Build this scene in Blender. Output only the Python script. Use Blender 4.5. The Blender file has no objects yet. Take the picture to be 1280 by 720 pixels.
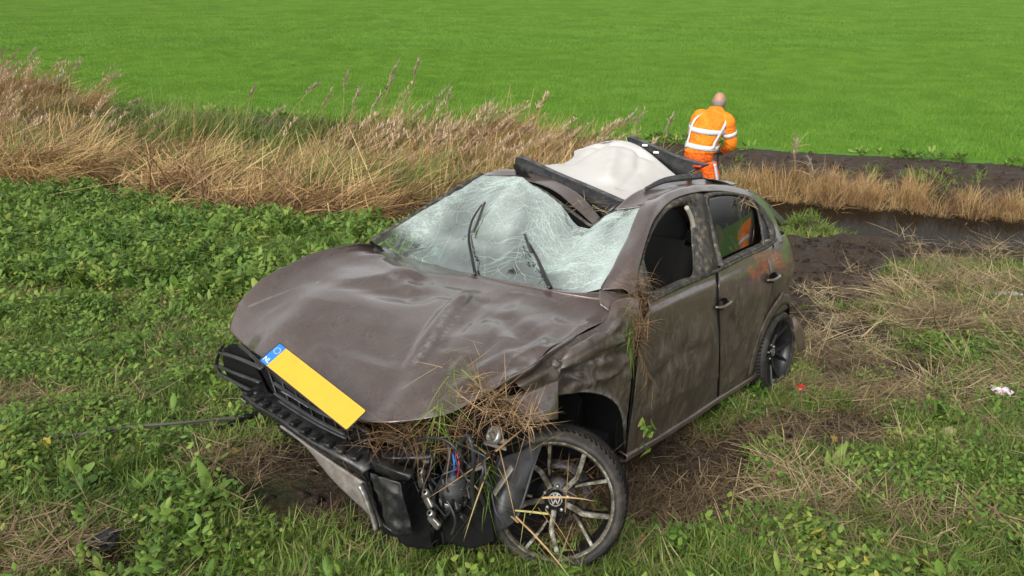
import bpy, math, random
import numpy as np
from mathutils import Vector, Matrix, noise as mnoise
SC = bpy.context.scene
COL = SC.collection
rnd = random.Random(7)
RAD = math.radians

# ---------------------------------------------------------------- camera
CAM_H, PITCH, FPX = 3.6, RAD(22), 1000.0      # focal length 28 mm on a 36 mm wide frame
cam_d = bpy.data.cameras.new('camera')
cam_d.sensor_width = 36.0; cam_d.lens = 36.0 * FPX / 1280.0
cam_d.clip_start = 0.05; cam_d.clip_end = 4000
cam = bpy.data.objects.new('camera', cam_d); COL.objects.link(cam)
cam.location = (0, 0, CAM_H); cam.rotation_euler = (math.pi/2 - PITCH, 0, 0)
SC.camera = cam

# ---------------------------------------------------------------- sky, sun, exposure (overcast daylight)
SUN_EL, SUN_AZ = RAD(38), RAD(205)            # compass-like, measured from +Y clockwise
w = bpy.data.worlds.new('World'); SC.world = w; w.use_nodes = True
nt = w.node_tree; nt.nodes.clear()
sky = nt.nodes.new('ShaderNodeTexSky'); sky.sky_type = 'NISHITA'; sky.sun_disc = False
sky.sun_elevation = SUN_EL; sky.sun_rotation = SUN_AZ
sky.air_density = 1.0; sky.dust_density = 4.0; sky.ozone_density = 1.0
hs = nt.nodes.new('ShaderNodeHueSaturation'); hs.inputs['Saturation'].default_value = 0.03
bg = nt.nodes.new('ShaderNodeBackground'); bg.inputs['Strength'].default_value = 0.15
wo = nt.nodes.new('ShaderNodeOutputWorld')
nt.links.new(sky.outputs[0], hs.inputs['Color']); nt.links.new(hs.outputs[0], bg.inputs[0]); nt.links.new(bg.outputs[0], wo.inputs[0])
sl = bpy.data.lights.new('sun', 'SUN'); sl.energy = .85; sl.angle = RAD(35); sl.color = (1.0, 0.965, 0.91)
sun = bpy.data.objects.new('sun', sl); COL.objects.link(sun)
sd = Vector((math.sin(SUN_AZ)*math.cos(SUN_EL), math.cos(SUN_AZ)*math.cos(SUN_EL), math.sin(SUN_EL)))
sun.rotation_euler = sd.to_track_quat('Z', 'Y').to_euler(); sun.location = (-6, -6, 12)
SC.view_settings.view_transform = 'Standard'; SC.view_settings.look = 'None'
SC.view_settings.exposure = 0.6; SC.view_settings.gamma = 1.0
SC.render.engine = 'CYCLES'
SC.cycles.max_bounces = 6; SC.cycles.transparent_max_bounces = 8
try: SC.cycles.use_denoising = True
except Exception: pass

# ---------------------------------------------------------------- helpers: objects
def link(o, parent=None):
    COL.objects.link(o)
    if parent is not None: o.parent = parent
    return o
def tag(o, label=None, cat=None, group=None, kind=None):
    if label: o['label'] = label
    if cat: o['category'] = cat
    if group: o['group'] = group
    if kind: o['kind'] = kind
    return o
def empty(name, loc=(0,0,0), rot=(0,0,0)):
    o = bpy.data.objects.new(name, None); o.empty_display_size = .1
    o.location = loc; o.rotation_euler = rot
    return link(o)
def mesh(name, V, F, mat=None, parent=None, smooth=True, thick=0, off=-1, bevel=0, sub=0, attrs=None, mats=None, fm=None, linkit=True):
    me = bpy.data.meshes.new(name)
    V = np.asarray(V, dtype=float)
    me.from_pydata(V.tolist(), [], [tuple(int(i) for i in f) for f in F]); me.update()
    if mat: me.materials.append(mat)
    for m_ in (mats or []): me.materials.append(m_)
    if smooth: me.polygons.foreach_set('use_smooth', [True]*len(me.polygons))
    if fm is not None: me.polygons.foreach_set('material_index', list(fm))
    for k, a in (attrs or {}).items():
        at = me.attributes.new(k, 'FLOAT', 'POINT'); at.data.foreach_set('value', np.asarray(a, dtype=np.float32))
    o = bpy.data.objects.new(name, me)
    if thick:
        md = o.modifiers.new('s', 'SOLIDIFY'); md.thickness = thick; md.offset = off
    if bevel:
        md = o.modifiers.new('b', 'BEVEL'); md.width = bevel; md.segments = 2; md.limit_method = 'ANGLE'; md.angle_limit = RAD(35)
    if sub:
        md = o.modifiers.new('u', 'SUBSURF'); md.levels = sub; md.render_levels = sub
    if linkit: link(o, parent)
    return o
class MB:
    "collects shapes that belong to one part"
    def __init__(s): s.V = []; s.F = []; s.n = 0
    def add(s, V, F):
        V = np.asarray(V, float).reshape(-1, 3)
        s.V.append(V); s.F += [tuple(i + s.n for i in f) for f in F]; s.n += len(V); return s
    def box(s, c, d, R=None):
        x, y, z = [q/2 for q in d]
        V = np.array([(a*x, b*y, e*z) for a in (-1,1) for b in (-1,1) for e in (-1,1)])
        if R is not None: V = V @ np.array(R).T
        return s.add(V + np.array(c), [(0,1,3,2),(4,6,7,5),(0,4,5,1),(2,3,7,6),(0,2,6,4),(1,5,7,3)])
    def tube(s, P, r, n=8, caps=True, sq=1.0):
        P = np.asarray(P, float); m = len(P)
        r = np.broadcast_to(np.asarray(r, float), (m,))
        T = np.gradient(P, axis=0); T /= np.linalg.norm(T, axis=1)[:, None] + 1e-9
        up = np.array([0, 0, 1.]) if abs(T[0][2]) < .9 else np.array([1., 0, 0])
        A = np.cross(T[0], up); A /= np.linalg.norm(A); V = []
        for i in range(m):
            A = A - T[i]*(A @ T[i]); A /= np.linalg.norm(A) + 1e-9; B = np.cross(T[i], A)
            a = np.arange(n)*2*np.pi/n
            V.append(P[i] + r[i]*(np.cos(a)[:, None]*A + sq*np.sin(a)[:, None]*B))
        F = [(i*n+j, i*n+(j+1) % n, (i+1)*n+(j+1) % n, (i+1)*n+j) for i in range(m-1) for j in range(n)]
        if caps: F += [tuple(range(n))[::-1], tuple(range((m-1)*n, m*n))]
        return s.add(np.concatenate(V), F)
    def lathe(s, prof, n=48, M=None):
        "prof: (radius, axial); axis along local Z"
        a = np.arange(n)*2*np.pi/n; V = []
        for r, z in prof: V.append(np.stack([r*np.cos(a), r*np.sin(a), np.full(n, z)], 1))
        V = np.concatenate(V); m = len(prof)
        if M is not None: V = V @ np.array(M)[:3, :3].T + np.array(M)[:3, 3]
        return s.add(V, [(i*n+j, i*n+(j+1) % n, (i+1)*n+(j+1) % n, (i+1)*n+j) for i in range(m-1) for j in range(n)])
    def prism(s, poly, z0, z1, M=None):
        n = len(poly); V = [(x, y, z0) for x, y in poly] + [(x, y, z1) for x, y in poly]
        V = np.array(V, float)
        if M is not None: V = V @ np.array(M)[:3, :3].T + np.array(M)[:3, 3]
        return s.add(V, [tuple(range(n))[::-1], tuple(range(n, 2*n))] + [(i, (i+1) % n, n+(i+1) % n, n+i) for i in range(n)])
    def build(s, name, mat, parent=None, **k):
        return mesh(name, np.concatenate(s.V), s.F, mat, parent, **k)

# ---------------------------------------------------------------- helpers: materials
def mat(name, base=(.5,.5,.5), rough=.5, metal=0, spec=.5, **k):
    m = bpy.data.materials.new(name); m.use_nodes = True
    b = m.node_tree.nodes['Principled BSDF']
    b.inputs['Base Color'].default_value = (*base, 1); b.inputs['Roughness'].default_value = rough
    b.inputs['Metallic'].default_value = metal; b.inputs['Specular IOR Level'].default_value = spec
    for kk, v in k.items(): b.inputs[kk.replace('_', ' ')].default_value = v
    return m
class N:
    "short node-tree builder"
    def __init__(s, m): s.m = m; s.t = m.node_tree; s.b = s.t.nodes['Principled BSDF']; s.out = s.t.nodes['Material Output']
    def n(s, typ, **k):
        nd = s.t.nodes.new('ShaderNode' + typ)
        for a, v in k.items():
            if a in nd.inputs.keys() or a.startswith('i_'): pass
            else: setattr(nd, a, v)
        return nd
    def l(s, a, b): s.t.links.new(a, b)
    def coord(s, kind='Object', scale=(1,1,1)):
        tc = s.n('TexCoord'); mp = s.n('Mapping'); mp.inputs['Scale'].default_value = scale
        s.l(tc.outputs[kind], mp.inputs[0]); return mp.outputs[0]
    def pos(s, scale=(1,1,1)):
        g = s.n('NewGeometry'); mp = s.n('Mapping'); mp.inputs['Scale'].default_value = scale
        s.l(g.outputs['Position'], mp.inputs[0]); return mp.outputs[0]
    def noise(s, vec, scale=5, detail=4, rough=.55, dist=0):
        nd = s.n('TexNoise'); nd.inputs['Scale'].default_value = scale; nd.inputs['Detail'].default_value = detail
        nd.inputs['Roughness'].default_value = rough; nd.inputs['Distortion'].default_value = dist
        if vec is not None: s.l(vec, nd.inputs['Vector'])
        return nd.outputs['Fac']
    def ramp(s, fac, stops, interp='LINEAR'):
        nd = s.n('ValToRGB'); cr = nd.color_ramp; cr.interpolation = interp
        while len(cr.elements) > 1: cr.elements.remove(cr.elements[0])
        for i, (p, c) in enumerate(stops):
            e = cr.elements[0] if i == 0 else cr.elements.new(p)
            e.position = p; e.color = (*c, 1) if hasattr(c, '__len__') else (c, c, c, 1)
        s.l(fac, nd.inputs[0]); return nd.outputs[0]
    def mix(s, fac, a, b, blend='MIX'):
        nd = s.n('Mix'); nd.data_type = 'RGBA'; nd.blend_type = blend
        for v, i in ((fac, 0), (a, 6), (b, 7)):
            if hasattr(v, 'links') or hasattr(v, 'is_linked'): s.l(v, nd.inputs[i])
            else: nd.inputs[i].default_value = (*v, 1) if hasattr(v, '__len__') else v
        return nd.outputs[2]
    def math(s, op, a, b=0.0, clamp=False):
        nd = s.n('Math'); nd.operation = op; nd.use_clamp = clamp
        for v, i in ((a, 0), (b, 1)):
            if hasattr(v, 'is_linked'): s.l(v, nd.inputs[i])
            else: nd.inputs[i].default_value = v
        return nd.outputs[0]
    def attr(s, name):
        nd = s.n('Attribute'); nd.attribute_name = name; return nd.outputs['Fac']
    def bump(s, h, strength=.3, dist=.01):
        nd = s.n('Bump'); nd.inputs['Strength'].default_value = strength; nd.inputs['Distance'].default_value = dist
        s.l(h, nd.inputs['Height']); s.l(nd.outputs[0], s.b.inputs['Normal']); return nd
    def col(s, c): s.l(c, s.b.inputs['Base Color'])
    def rough(s, c): s.l(c, s.b.inputs['Roughness'])

# ---------------------------------------------------------------- terrain
S_K = 0.33
MUDZ = [(4.1,9.6,1.45,1.5,0.2,.4,.3,5), (3.2,7.9,1.0,1.6,-.35,.4,.3,6), (2.65,6.2,.5,1.0,-.3,.5,.4,7), (5.3,10.6,1.3,.5,-.35,.4,.4,16), (.72,3.25,.42,.42,.4,.5,.4,8),
        (1.72,3.98,.78,.27,.45,.4,.5,9), (2.08,4.3,.3,.14,.3,.5,.5,10), (2.85,5.12,.5,.27,.2,.4,.5,11), (.35,3.9,1.0,.5,-.9,.5,.3,12),
        (-.5,2.95,.6,.3,-.6,.5,.5,13), (-1.55,2.45,.22,.1,.3,.5,.5,14), (-1.2,3.35,.2,.12,.3,.5,.6,15)]
STRAWZ = [(4.9,7.2,1.9,1.25,-.15,.6,.4,21), (3.6,6.7,.8,.7,0,.6,.4,22), (1.2,3.17,.55,.15,-.05,.6,.5,23), (1.95,3.08,.5,.18,-.1,.6,.5,24),
          (1.5,3.3,.4,.1,-.3,.6,.5,25), (-1.26,3.3,.25,.2,0,.6,.6,26), (-.72,2.8,.32,.2,0,.6,.6,27), (-1.75,2.52,.3,.15,.2,.6,.6,28),
          (2.7,4.85,.7,.25,.2,.6,.6,29), (2.2,5.5,.5,.5,.2,.6,.6,30), (-2.9,3.9,.4,.15,.2,.6,.6,31), (.35,2.55,.6,.1,.0,.6,.5,32), (5.5,10.3,1.2,.35,-.4,.6,.5,33)]
PS = [-60, -10, 0, 2.5, 5.2, 8, 10.9, 11.8, 12.3, 12.9, 14.0, 14.8, 15.3, 16.2, 17.6, 18.4, 19, 3000]
PZ = [3.2, 2.6, 1.84, 1.38, 0.99, .66, .36, .14, -.08, -.36, -.6, -.46, -.16, .0, .06, .04, 0, 0]
_ss = np.linspace(-60, 60, 4801); _zz = np.interp(_ss, PS, PZ)
_k = np.exp(-np.linspace(-2, 2, 33)**2); _k /= _k.sum()
_zz = np.convolve(np.pad(_zz, 16, mode='edge'), _k, mode='valid')
def vnoise(x, y, f, seed=0):
    "cheap smooth value noise, vectorised"
    x = np.asarray(x)*f + seed*17.3; y = np.asarray(y)*f + seed*9.1
    xi = np.floor(x); yi = np.floor(y); u = x-xi; v = y-yi; u = u*u*(3-2*u); v = v*v*(3-2*v)
    def h(a, b):
        t = np.sin(a*127.1 + b*311.7 + seed*74.7)*43758.5453; return t - np.floor(t)
    return (h(xi, yi)*(1-u)*(1-v) + h(xi+1, yi)*u*(1-v) + h(xi, yi+1)*(1-u)*v + h(xi+1, yi+1)*u*v)*2 - 1
def sval(x, y): return y + S_K*x + .12*vnoise(x, y, .35, 3) * (np.abs(x) < 60)
def blob(x, y, cx, cy, rx, ry, ang=0, soft=.5, nz=.35, seed=5):
    c, s_ = math.cos(ang), math.sin(ang); dx = x-cx; dy = y-cy
    u = (c*dx + s_*dy)/rx; v = (-s_*dx + c*dy)/ry
    d = np.sqrt(u*u+v*v) + nz*vnoise(x, y, 2.2, seed) + nz*.5*vnoise(x, y, 6.0, seed+1)
    return np.clip((1.0 - d)/soft + .5, 0, 1)
def height(x, y):
    x = np.asarray(x, float); y = np.asarray(y, float)
    s = sval(x, y); z = np.interp(s, _ss, _zz)
    near = np.clip((19-s)/2, 0, 1)
    z = z + near*(.035*vnoise(x, y, .9, 1) + .022*vnoise(x, y, 2.6, 2) + .010*vnoise(x, y, 7, 4))
    m = mudmask(x, y); z = z + m*(.05*vnoise(x, y, 2.2, 8) + .035*vnoise(x, y, 5.5, 9) + .018*vnoise(x, y, 13, 10) - .03)
    z = z + .34*np.exp(-((x-4.4)/.5)**2-((y-11.5)/.5)**2)*(1+.6*vnoise(x, y, 3.1, 80)+.4*vnoise(x, y, 7.5, 81)) + .16*np.exp(-((x-5.0)/.9)**2-((y-10.3)/.35)**2) + .14*np.exp(-((x-7.0)/.9)**2-((y-9.6)/.4)**2)
    bank = np.clip(1-np.abs(s-17.2)/1.0, 0, 1); z = z + bank*(.05*vnoise(x, y, 3.5, 12)+.03*vnoise(x, y, 8, 13))
    return z
def raydir(u, v):
    a, b = (u-640)/FPX, (v-360)/FPX; cp, sp = math.cos(PITCH), math.sin(PITCH)
    return np.array([a, -b*sp + cp, -b*cp - sp])
def G(u, v, dz=0):
    "the point of the ground that stands at a place of the photograph"
    d = raydir(u, v); t = 1.2
    for _ in range(900):
        p = np.array([0, 0, CAM_H]) + d*t
        if p[2] < height(p[0], p[1]) + dz: break
        t *= 1.006
    return Vector((float(p[0]), float(p[1]), float(height(p[0], p[1]))))
def mudmask(x, y):
    z = MUDZ
    m = np.zeros_like(np.asarray(x, float))
    for b in z: m = np.maximum(m, blob(x, y, *b))
    return m
# ---------------------------------------------------------------- car placement (needed by the plant masks too)
CAR_R = np.array([[-0.6114317845700367, 0.7896889347790426, 0.05042379502815146],
                  [-0.7729644279579206, -0.609689483455995, 0.1755127541657301],
                  [0.16934333742187557, 0.06833827661495306, 0.9831849846392653]])   # car axes (forward, left, up) in the world
CAR_T = np.array([-0.44411019, 3.22601548, 1.31825543])
CAR_C = CAR_R.T @ (np.array([0, 0, CAM_H]) - CAR_T)
CAR_M = Matrix(((*CAR_R[0], CAR_T[0]), (*CAR_R[1], CAR_T[1]), (*CAR_R[2], CAR_T[2]), (0, 0, 0, 1)))
def to_car(x, y, z): return (np.stack([x, y, z], -1) - CAR_T) @ CAR_R

# ---------------------------------------------------------------- ground
def grow(a, b, step, far, k=1.12):
    c = list(np.arange(a, b, step)); h = step; v = c[-1]; hi = []
    while v < far: h *= k; v += h; hi.append(v)
    return c + hi
def make_ground():
    xs = grow(-9, 9.5, .075, 1500); h = .075; v = -9; lo = []
    while v > -1500: h *= 1.12; v -= h; lo.append(v)
    xs = np.array(lo[::-1] + xs)
    ys = grow(.2, 19.5, .075, 2500); h = .075; v = .2; lo = []
    while v > -40: h *= 1.12; v -= h; lo.append(v)
    ys = np.array(lo[::-1] + ys)
    X, Y = np.meshgrid(xs, ys); Z = height(X, Y); s = sval(X, Y)
    nx, ny = len(xs), len(ys)
    idx = np.arange(nx*ny).reshape(ny, nx)
    Q = np.stack([idx[:-1, :-1], idx[:-1, 1:], idx[1:, 1:], idx[1:, :-1]], -1).reshape(-1, 4)
    fs = s.ravel()[Q].mean(1)
    V = np.stack([X, Y, Z], -1).reshape(-1, 3)
    mud = mudmask(X, Y); st = np.zeros_like(X)
    for b in STRAWZ: st = np.maximum(st, blob(X, Y, *b))
    strip = np.clip(1-np.abs(s-17.2 + .35*vnoise(X, Y, .6, 30))/1.25, 0, 1)**.5*(s < 18.6)
    mud = np.maximum(mud, np.clip(strip*1.3, 0, 1))
    soilside = np.clip((s-10.5)/1.5, 0, 1)*np.clip((16.6-s)/.6, 0, 1)
    out = []
    for name, sel in (('ground', fs < 18.3), ('field', fs >= 18.3)):
        q = Q[sel]; used, inv = np.unique(q, return_inverse=True)
        o = mesh(name, V[used], inv.reshape(-1, 4), M_SOIL if name == 'ground' else M_FIELD, attrs=dict(mud=mud.ravel()[used], straw=st.ravel()[used], bank=soilside.ravel()[used]))
        tag(o, kind='structure'); out.append(o)
    return out
M_SOIL = mat('soil', (.05,.04,.025), .95, spec=.15)
g = N(M_SOIL); p = g.pos()
n1 = g.noise(p, 3.0, 6, .6); n2 = g.noise(p, 28, 5, .65); n3 = g.noise(p, 110, 3, .6)
grassy = g.ramp(n2, [(.3, (.018,.022,.008)), (.5, (.035,.05,.014)), (.7, (.07,.065,.03))])
dry = g.ramp(n2, [(.3, (.05,.036,.02)), (.52, (.13,.095,.05)), (.72, (.24,.18,.10))])
mudc = g.ramp(g.math('ADD', g.math('MULTIPLY', n2, .6), g.math('MULTIPLY', n1, .4)), [(.32, (.016,.011,.008)), (.5, (.055,.038,.027)), (.68, (.11,.078,.052))])
c = g.mix(g.ramp(n1, [(.42, 0), (.62, .75)]), grassy, dry)
c = g.mix(g.attr('straw'), c, dry); c = g.mix(g.attr('bank'), c, mudc); c = g.mix(g.attr('mud'), c, mudc); g.col(c)
g.rough(g.mix(g.math('MULTIPLY', g.attr('mud'), g.ramp(n1, [(.4, 1), (.6, .2)])), (.95,.95,.95), (.42,.42,.42)))
g.bump(g.math('ADD', n2, g.math('MULTIPLY', n3, .5)), .9, .035)
M_FIELD = mat('young_crop', (.07,.2,.02), .9, spec=.1)
g = N(M_FIELD); p = g.pos(); ps = g.pos((.25, 1.0, 1))
n1 = g.noise(ps, .35, 5, .6); n2 = g.noise(g.pos((1, 2.2, 1)), 5, 6, .7)
c1 = g.ramp(n2, [(.3, (.04,.11,.014)), (.5, (.08,.2,.025)), (.7, (.12,.27,.04))])
c = g.mix(g.ramp(n1, [(.35, .0), (.65, .55)]), c1, (.11,.24,.028)); g.col(c)
g.bump(n2, .6, .05)
make_ground()

# ---------------------------------------------------------------- water
M_WATER = mat('ditch_water', (.016,.011,.006), .10, spec=.4, IOR=1.08)
g = N(M_WATER); g.bump(g.noise(g.pos((1, 1.6, 1)), 4, 3, .5), .12, .02)
WATER_Z = -.2
xs = np.linspace(-60, 60, 121); V = []
for x in xs: V += [(x, 11.6 - S_K*x, WATER_Z), (x, 16.4 - S_K*x, WATER_Z)]
tag(mesh('water', V, [(2*i, 2*i+2, 2*i+3, 2*i+1) for i in range(120)], M_WATER, smooth=False), kind='structure')

# ---------------------------------------------------------------- plants: shapes
def ribbons(rng, n, base_r, L, W, lean, curl, seg=4, prof='blade', fold=0.0, az=None, az_sp=math.pi, h0=(0,0), twist=.3, vv=(0,1), straight=False):
    "n ribbons (blades, leaves, straws) growing from a disc; returns vertices, quads, per-vertex values"
    a = rng.uniform(0, 2*np.pi, n); r = base_r*np.sqrt(rng.uniform(0, 1, n))
    b = np.stack([r*np.cos(a), r*np.sin(a), rng.uniform(h0[0], h0[1], n)], 1)
    z = rng.uniform(-math.pi, math.pi, n) if az is None else az + rng.normal(0, az_sp, n)
    Ln = rng.uniform(*L, n); Wn = rng.uniform(*W, n); le = rng.uniform(*lean, n); cu = rng.uniform(*curl, n)
    d = np.stack([np.cos(z), np.sin(z), 0*z], 1); tw = rng.normal(0, twist, n)
    side = np.stack([-np.sin(z), np.cos(z), 0*z], 1)
    side = side*np.cos(tw)[:, None] + np.array([0, 0, 1])*np.sin(tw)[:, None]
    P = b.copy(); cols = 3 if fold else 2; rows = []; tt = []
    for k in range(seg+1):
        t = k/seg
        wv = {'blade': (1-t**1.8)*.9+.1 if k < seg else .02, 'leaf': [.1,.75,1,.72,.06][min(4, int(round(t*4)))] if seg == 4 else math.sin(math.pi*min(.98, .06+t*.92)),
              'petiole': [.06,.05,.05,.65,1,.85,.3][int(round(t*6))] if seg == 6 else 1, 'straw': 1 if k < seg else .5}[prof]
        th = le + cu*t
        n_up = np.stack([-np.cos(th)*d[:, 0], -np.cos(th)*d[:, 1], np.sin(th)], 1)
        wd = (Wn*wv/2)[:, None]
        if fold: rows.append([P - side*wd + n_up*wd*fold, P.copy(), P + side*wd + n_up*wd*fold])
        else: rows.append([P - side*wd, P + side*wd])
        tt.append(t)
        P = P + (Ln/seg)[:, None]*(np.sin(th)[:, None]*d + np.cos(th)[:, None]*np.array([0, 0, 1]))
    V = np.stack([np.stack(r_, 1) for r_ in rows], 1)        # n, seg+1, cols, 3
    per = (seg+1)*cols
    q = []
    for k in range(seg):
        for c_ in range(cols-1):
            i = k*cols+c_; q.append((i, i+1, i+cols+1, i+cols))
    F = (np.arange(n)[:, None, None]*per + np.array(q)[None]).reshape(-1, 4)
    v = np.repeat(rng.uniform(vv[0], vv[1], n), per); t = np.tile(np.repeat(tt, cols), n)
    return V.reshape(-1, 3), F, v, t
def merge(parts):
    V = []; F = []; v = []; t = []; n = 0
    for p in parts:
        V.append(p[0]); F.append(np.asarray(p[1])+n); v.append(p[2]); t.append(p[3]); n += len(p[0])
    return np.concatenate(V), np.concatenate(F), np.concatenate(v), np.concatenate(t)
def qmesh(name, V, F, m, v=None, t=None):
    me = bpy.data.meshes.new(name); V = np.asarray(V, np.float32); F = np.asarray(F, np.int32)
    me.vertices.add(len(V)); me.vertices.foreach_set('co', V.ravel())
    me.loops.add(F.size); me.loops.foreach_set('vertex_index', F.ravel())
    me.polygons.add(len(F)); me.polygons.foreach_set('loop_start', np.arange(len(F))*4)
    try: me.polygons.foreach_set('loop_total', np.full(len(F), 4))
    except Exception: pass
    me.polygons.foreach_set('use_smooth', np.ones(len(F), bool))
    me.update(calc_edges=True); me.materials.append(m)
    for k, a in (('v', v), ('t', t)):
        if a is not None:
            at = me.attributes.new(k, 'FLOAT', 'POINT'); at.data.foreach_set('value', np.asarray(a, np.float32))
    return me
def plant_mat(name, stops, tip=None, transl=.25, rough=.55, spec=.3, patch=1.2, patch_amt=.35, patch_col=(.5,.5,.5)):
    m = mat(name, stops[0][1], rough, spec=spec); g = N(m)
    oi = g.n('ObjectInfo')
    f = g.math('ADD', g.math('MULTIPLY', g.attr('v'), .55), g.math('MULTIPLY', oi.outputs['Random'], .45))
    f = g.math('ADD', f, g.math('MULTIPLY', g.math('SUBTRACT', g.noise(g.pos(), patch, 3), .5), patch_amt*2))
    c = g.ramp(f, stops)
    if tip: c = g.mix(g.ramp(g.attr('t'), [(.35, 0), (1, .8)]), c, tip)
    g.col(c)
    if transl:
        tr = g.n('BsdfTranslucent'); mx = g.n('MixShader'); mx.inputs[0].default_value = transl
        g.l(c, tr.inputs['Color']); g.l(g.b.outputs[0], mx.inputs[1]); g.l(tr.outputs[0], mx.inputs[2]); g.l(mx.outputs[0], g.out.inputs[0])
    return m
M_GRASS = plant_mat('grass_blade', [(0, (.055,.095,.013)), (.35, (.105,.18,.025)), (.62, (.17,.245,.04)), (.85, (.25,.265,.075)), (1, (.37,.30,.13))])
M_WEED = plant_mat('weed_leaf', [(0, (.045,.10,.014)), (.35, (.10,.19,.026)), (.65, (.175,.275,.04)), (.88, (.26,.32,.06)), (1, (.42,.38,.07))], spec=.4)
M_STRAW = plant_mat('dry_straw', [(0, (.08,.055,.03)), (.35, (.18,.125,.065)), (.65, (.34,.255,.13)), (1, (.54,.44,.26))], transl=.1, patch=1.6, patch_amt=.45)
M_REED = plant_mat('dry_reed', [(0, (.08,.045,.024)), (.28, (.20,.12,.055)), (.5, (.42,.26,.115)), (.78, (.60,.41,.19)), (1, (.46,.40,.13))], transl=.2, patch=.8, patch_amt=.5)
M_REEDG = plant_mat('green_reed', [(0, (.05,.10,.018)), (.5, (.13,.19,.035)), (1, (.32,.30,.08))], transl=.2)
M_CROP = plant_mat('crop_blade', [(0, (.095,.20,.013)), (.5, (.155,.30,.023)), (1, (.215,.375,.045))], transl=.3, patch=.12, patch_amt=.18)
M_PLUME = plant_mat('reed_plume', [(0, (.32,.24,.17)), (.5, (.46,.36,.27)), (1, (.62,.52,.40))], transl=.3)
M_CLOD = mat('clod', (.04,.03,.02), .9, spec=.15)
g = N(M_CLOD); g.col(g.ramp(g.noise(g.pos(), 30, 5), [(.35, (.014,.010,.008)), (.55, (.055,.039,.028)), (.72, (.12,.085,.055))])); g.bump(g.noise(g.coord(), 14, 5), .8, .02)

g = N(M_REED); bs = [q for q in g.t.nodes if q.type == 'VALTORGB'][0]; hd = g.ramp(g.math('FRACT', g.attr('v')), [(0, (.34,.23,.14)), (.5, (.50,.36,.24)), (1, (.68,.53,.38))])
cm = g.mix(g.math('GREATER_THAN', g.attr('v'), 5.0), bs.outputs[0], hd)
for lk in [l for l in g.t.links if l.from_node == bs and l.to_node != cm.node]: s_ = lk.to_socket; g.t.links.remove(lk); g.l(cm, s_)
def scatter(name, variants, P, rot, scl, var, label, cat, kind='stuff'):
    c = bpy.data.collections.new(name+'_kinds')
    for i, me in enumerate(variants):
        o = bpy.data.objects.new('%s_%02d' % (me.name, i), me); c.objects.link(o)
    me = bpy.data.meshes.new(name); n = len(P)
    me.vertices.add(n); me.vertices.foreach_set('co', np.asarray(P, np.float32).ravel())
    a = me.attributes.new('rot', 'FLOAT_VECTOR', 'POINT'); a.data.foreach_set('vector', np.asarray(rot, np.float32).ravel())
    a = me.attributes.new('scl', 'FLOAT', 'POINT'); a.data.foreach_set('value', np.asarray(scl, np.float32))
    a = me.attributes.new('var', 'INT', 'POINT'); a.data.foreach_set('value', np.asarray(var, np.int32))
    o = bpy.data.objects.new(name, me); link(o); tag(o, label, cat, kind=kind)
    ng = bpy.data.node_groups.new(name, 'GeometryNodeTree')
    ng.interface.new_socket('Geometry', in_out='INPUT', socket_type='NodeSocketGeometry')
    ng.interface.new_socket('Geometry', in_out='OUTPUT', socket_type='NodeSocketGeometry')
    gi = ng.nodes.new('NodeGroupInput'); go = ng.nodes.new('NodeGroupOutput')
    ip = ng.nodes.new('GeometryNodeInstanceOnPoints'); ci = ng.nodes.new('GeometryNodeCollectionInfo')
    ci.inputs['Collection'].default_value = c; ci.inputs['Separate Children'].default_value = True; ci.inputs['Reset Children'].default_value = True
    ip.inputs['Pick Instance'].default_value = True
    ng.links.new(gi.outputs[0], ip.inputs['Points']); ng.links.new(ci.outputs[0], ip.inputs['Instance'])
    for nm, dt, sock in (('rot', 'FLOAT_VECTOR', 'Rotation'), ('scl', 'FLOAT', 'Scale'), ('var', 'INT', 'Instance Index')):
        na = ng.nodes.new('GeometryNodeInputNamedAttribute'); na.data_type = dt; na.inputs['Name'].default_value = nm
        ng.links.new(na.outputs['Attribute'], ip.inputs[sock])
    ng.links.new(ip.outputs[0], go.inputs[0])
    md = o.modifiers.new('scatter', 'NODES'); md.node_group = ng
    return o
R_ = np.random.default_rng(11)
def sample(n, x0, x1, y0, y1, dens):
    "rejection sampling by a density 0..1"
    x = R_.uniform(x0, x1, n); y = R_.uniform(y0, y1, n)
    cp, sp = math.cos(PITCH), math.sin(PITCH)
    z = height(x, y); dep = y*cp + (CAM_H-z)*sp
    inview = (np.abs(x) < .70*dep + .9)
    k = inview & (R_.uniform(0, 1, n) < dens(x, y)); return x[k], y[k], z[k]
def footprint(x, y, mx=.0, my=.0):
    q = to_car(x, y, height(x, y)); return (q[..., 0] > -3.15-mx) & (q[..., 0] < .72+mx) & (np.abs(q[..., 1]) < .72+my)
def zone(x, y, Z):
    m = np.zeros_like(x)
    for b in Z: m = np.maximum(m, blob(x, y, *b))
    return m
def place(name, variants, x, y, z, tilt, smin, smax, label, cat, az=None, azs=.5, sink=.005):
    n = len(x); rz = R_.uniform(0, 2*np.pi, n) if az is None else az + R_.normal(0, azs, n)
    rot = np.stack([R_.normal(0, tilt, n), R_.normal(0, tilt, n), rz], 1)
    return scatter(name, variants, np.stack([x, y, z-sink], 1), rot, R_.uniform(smin, smax, n), R_.integers(0, len(variants), n), label, cat)

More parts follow.
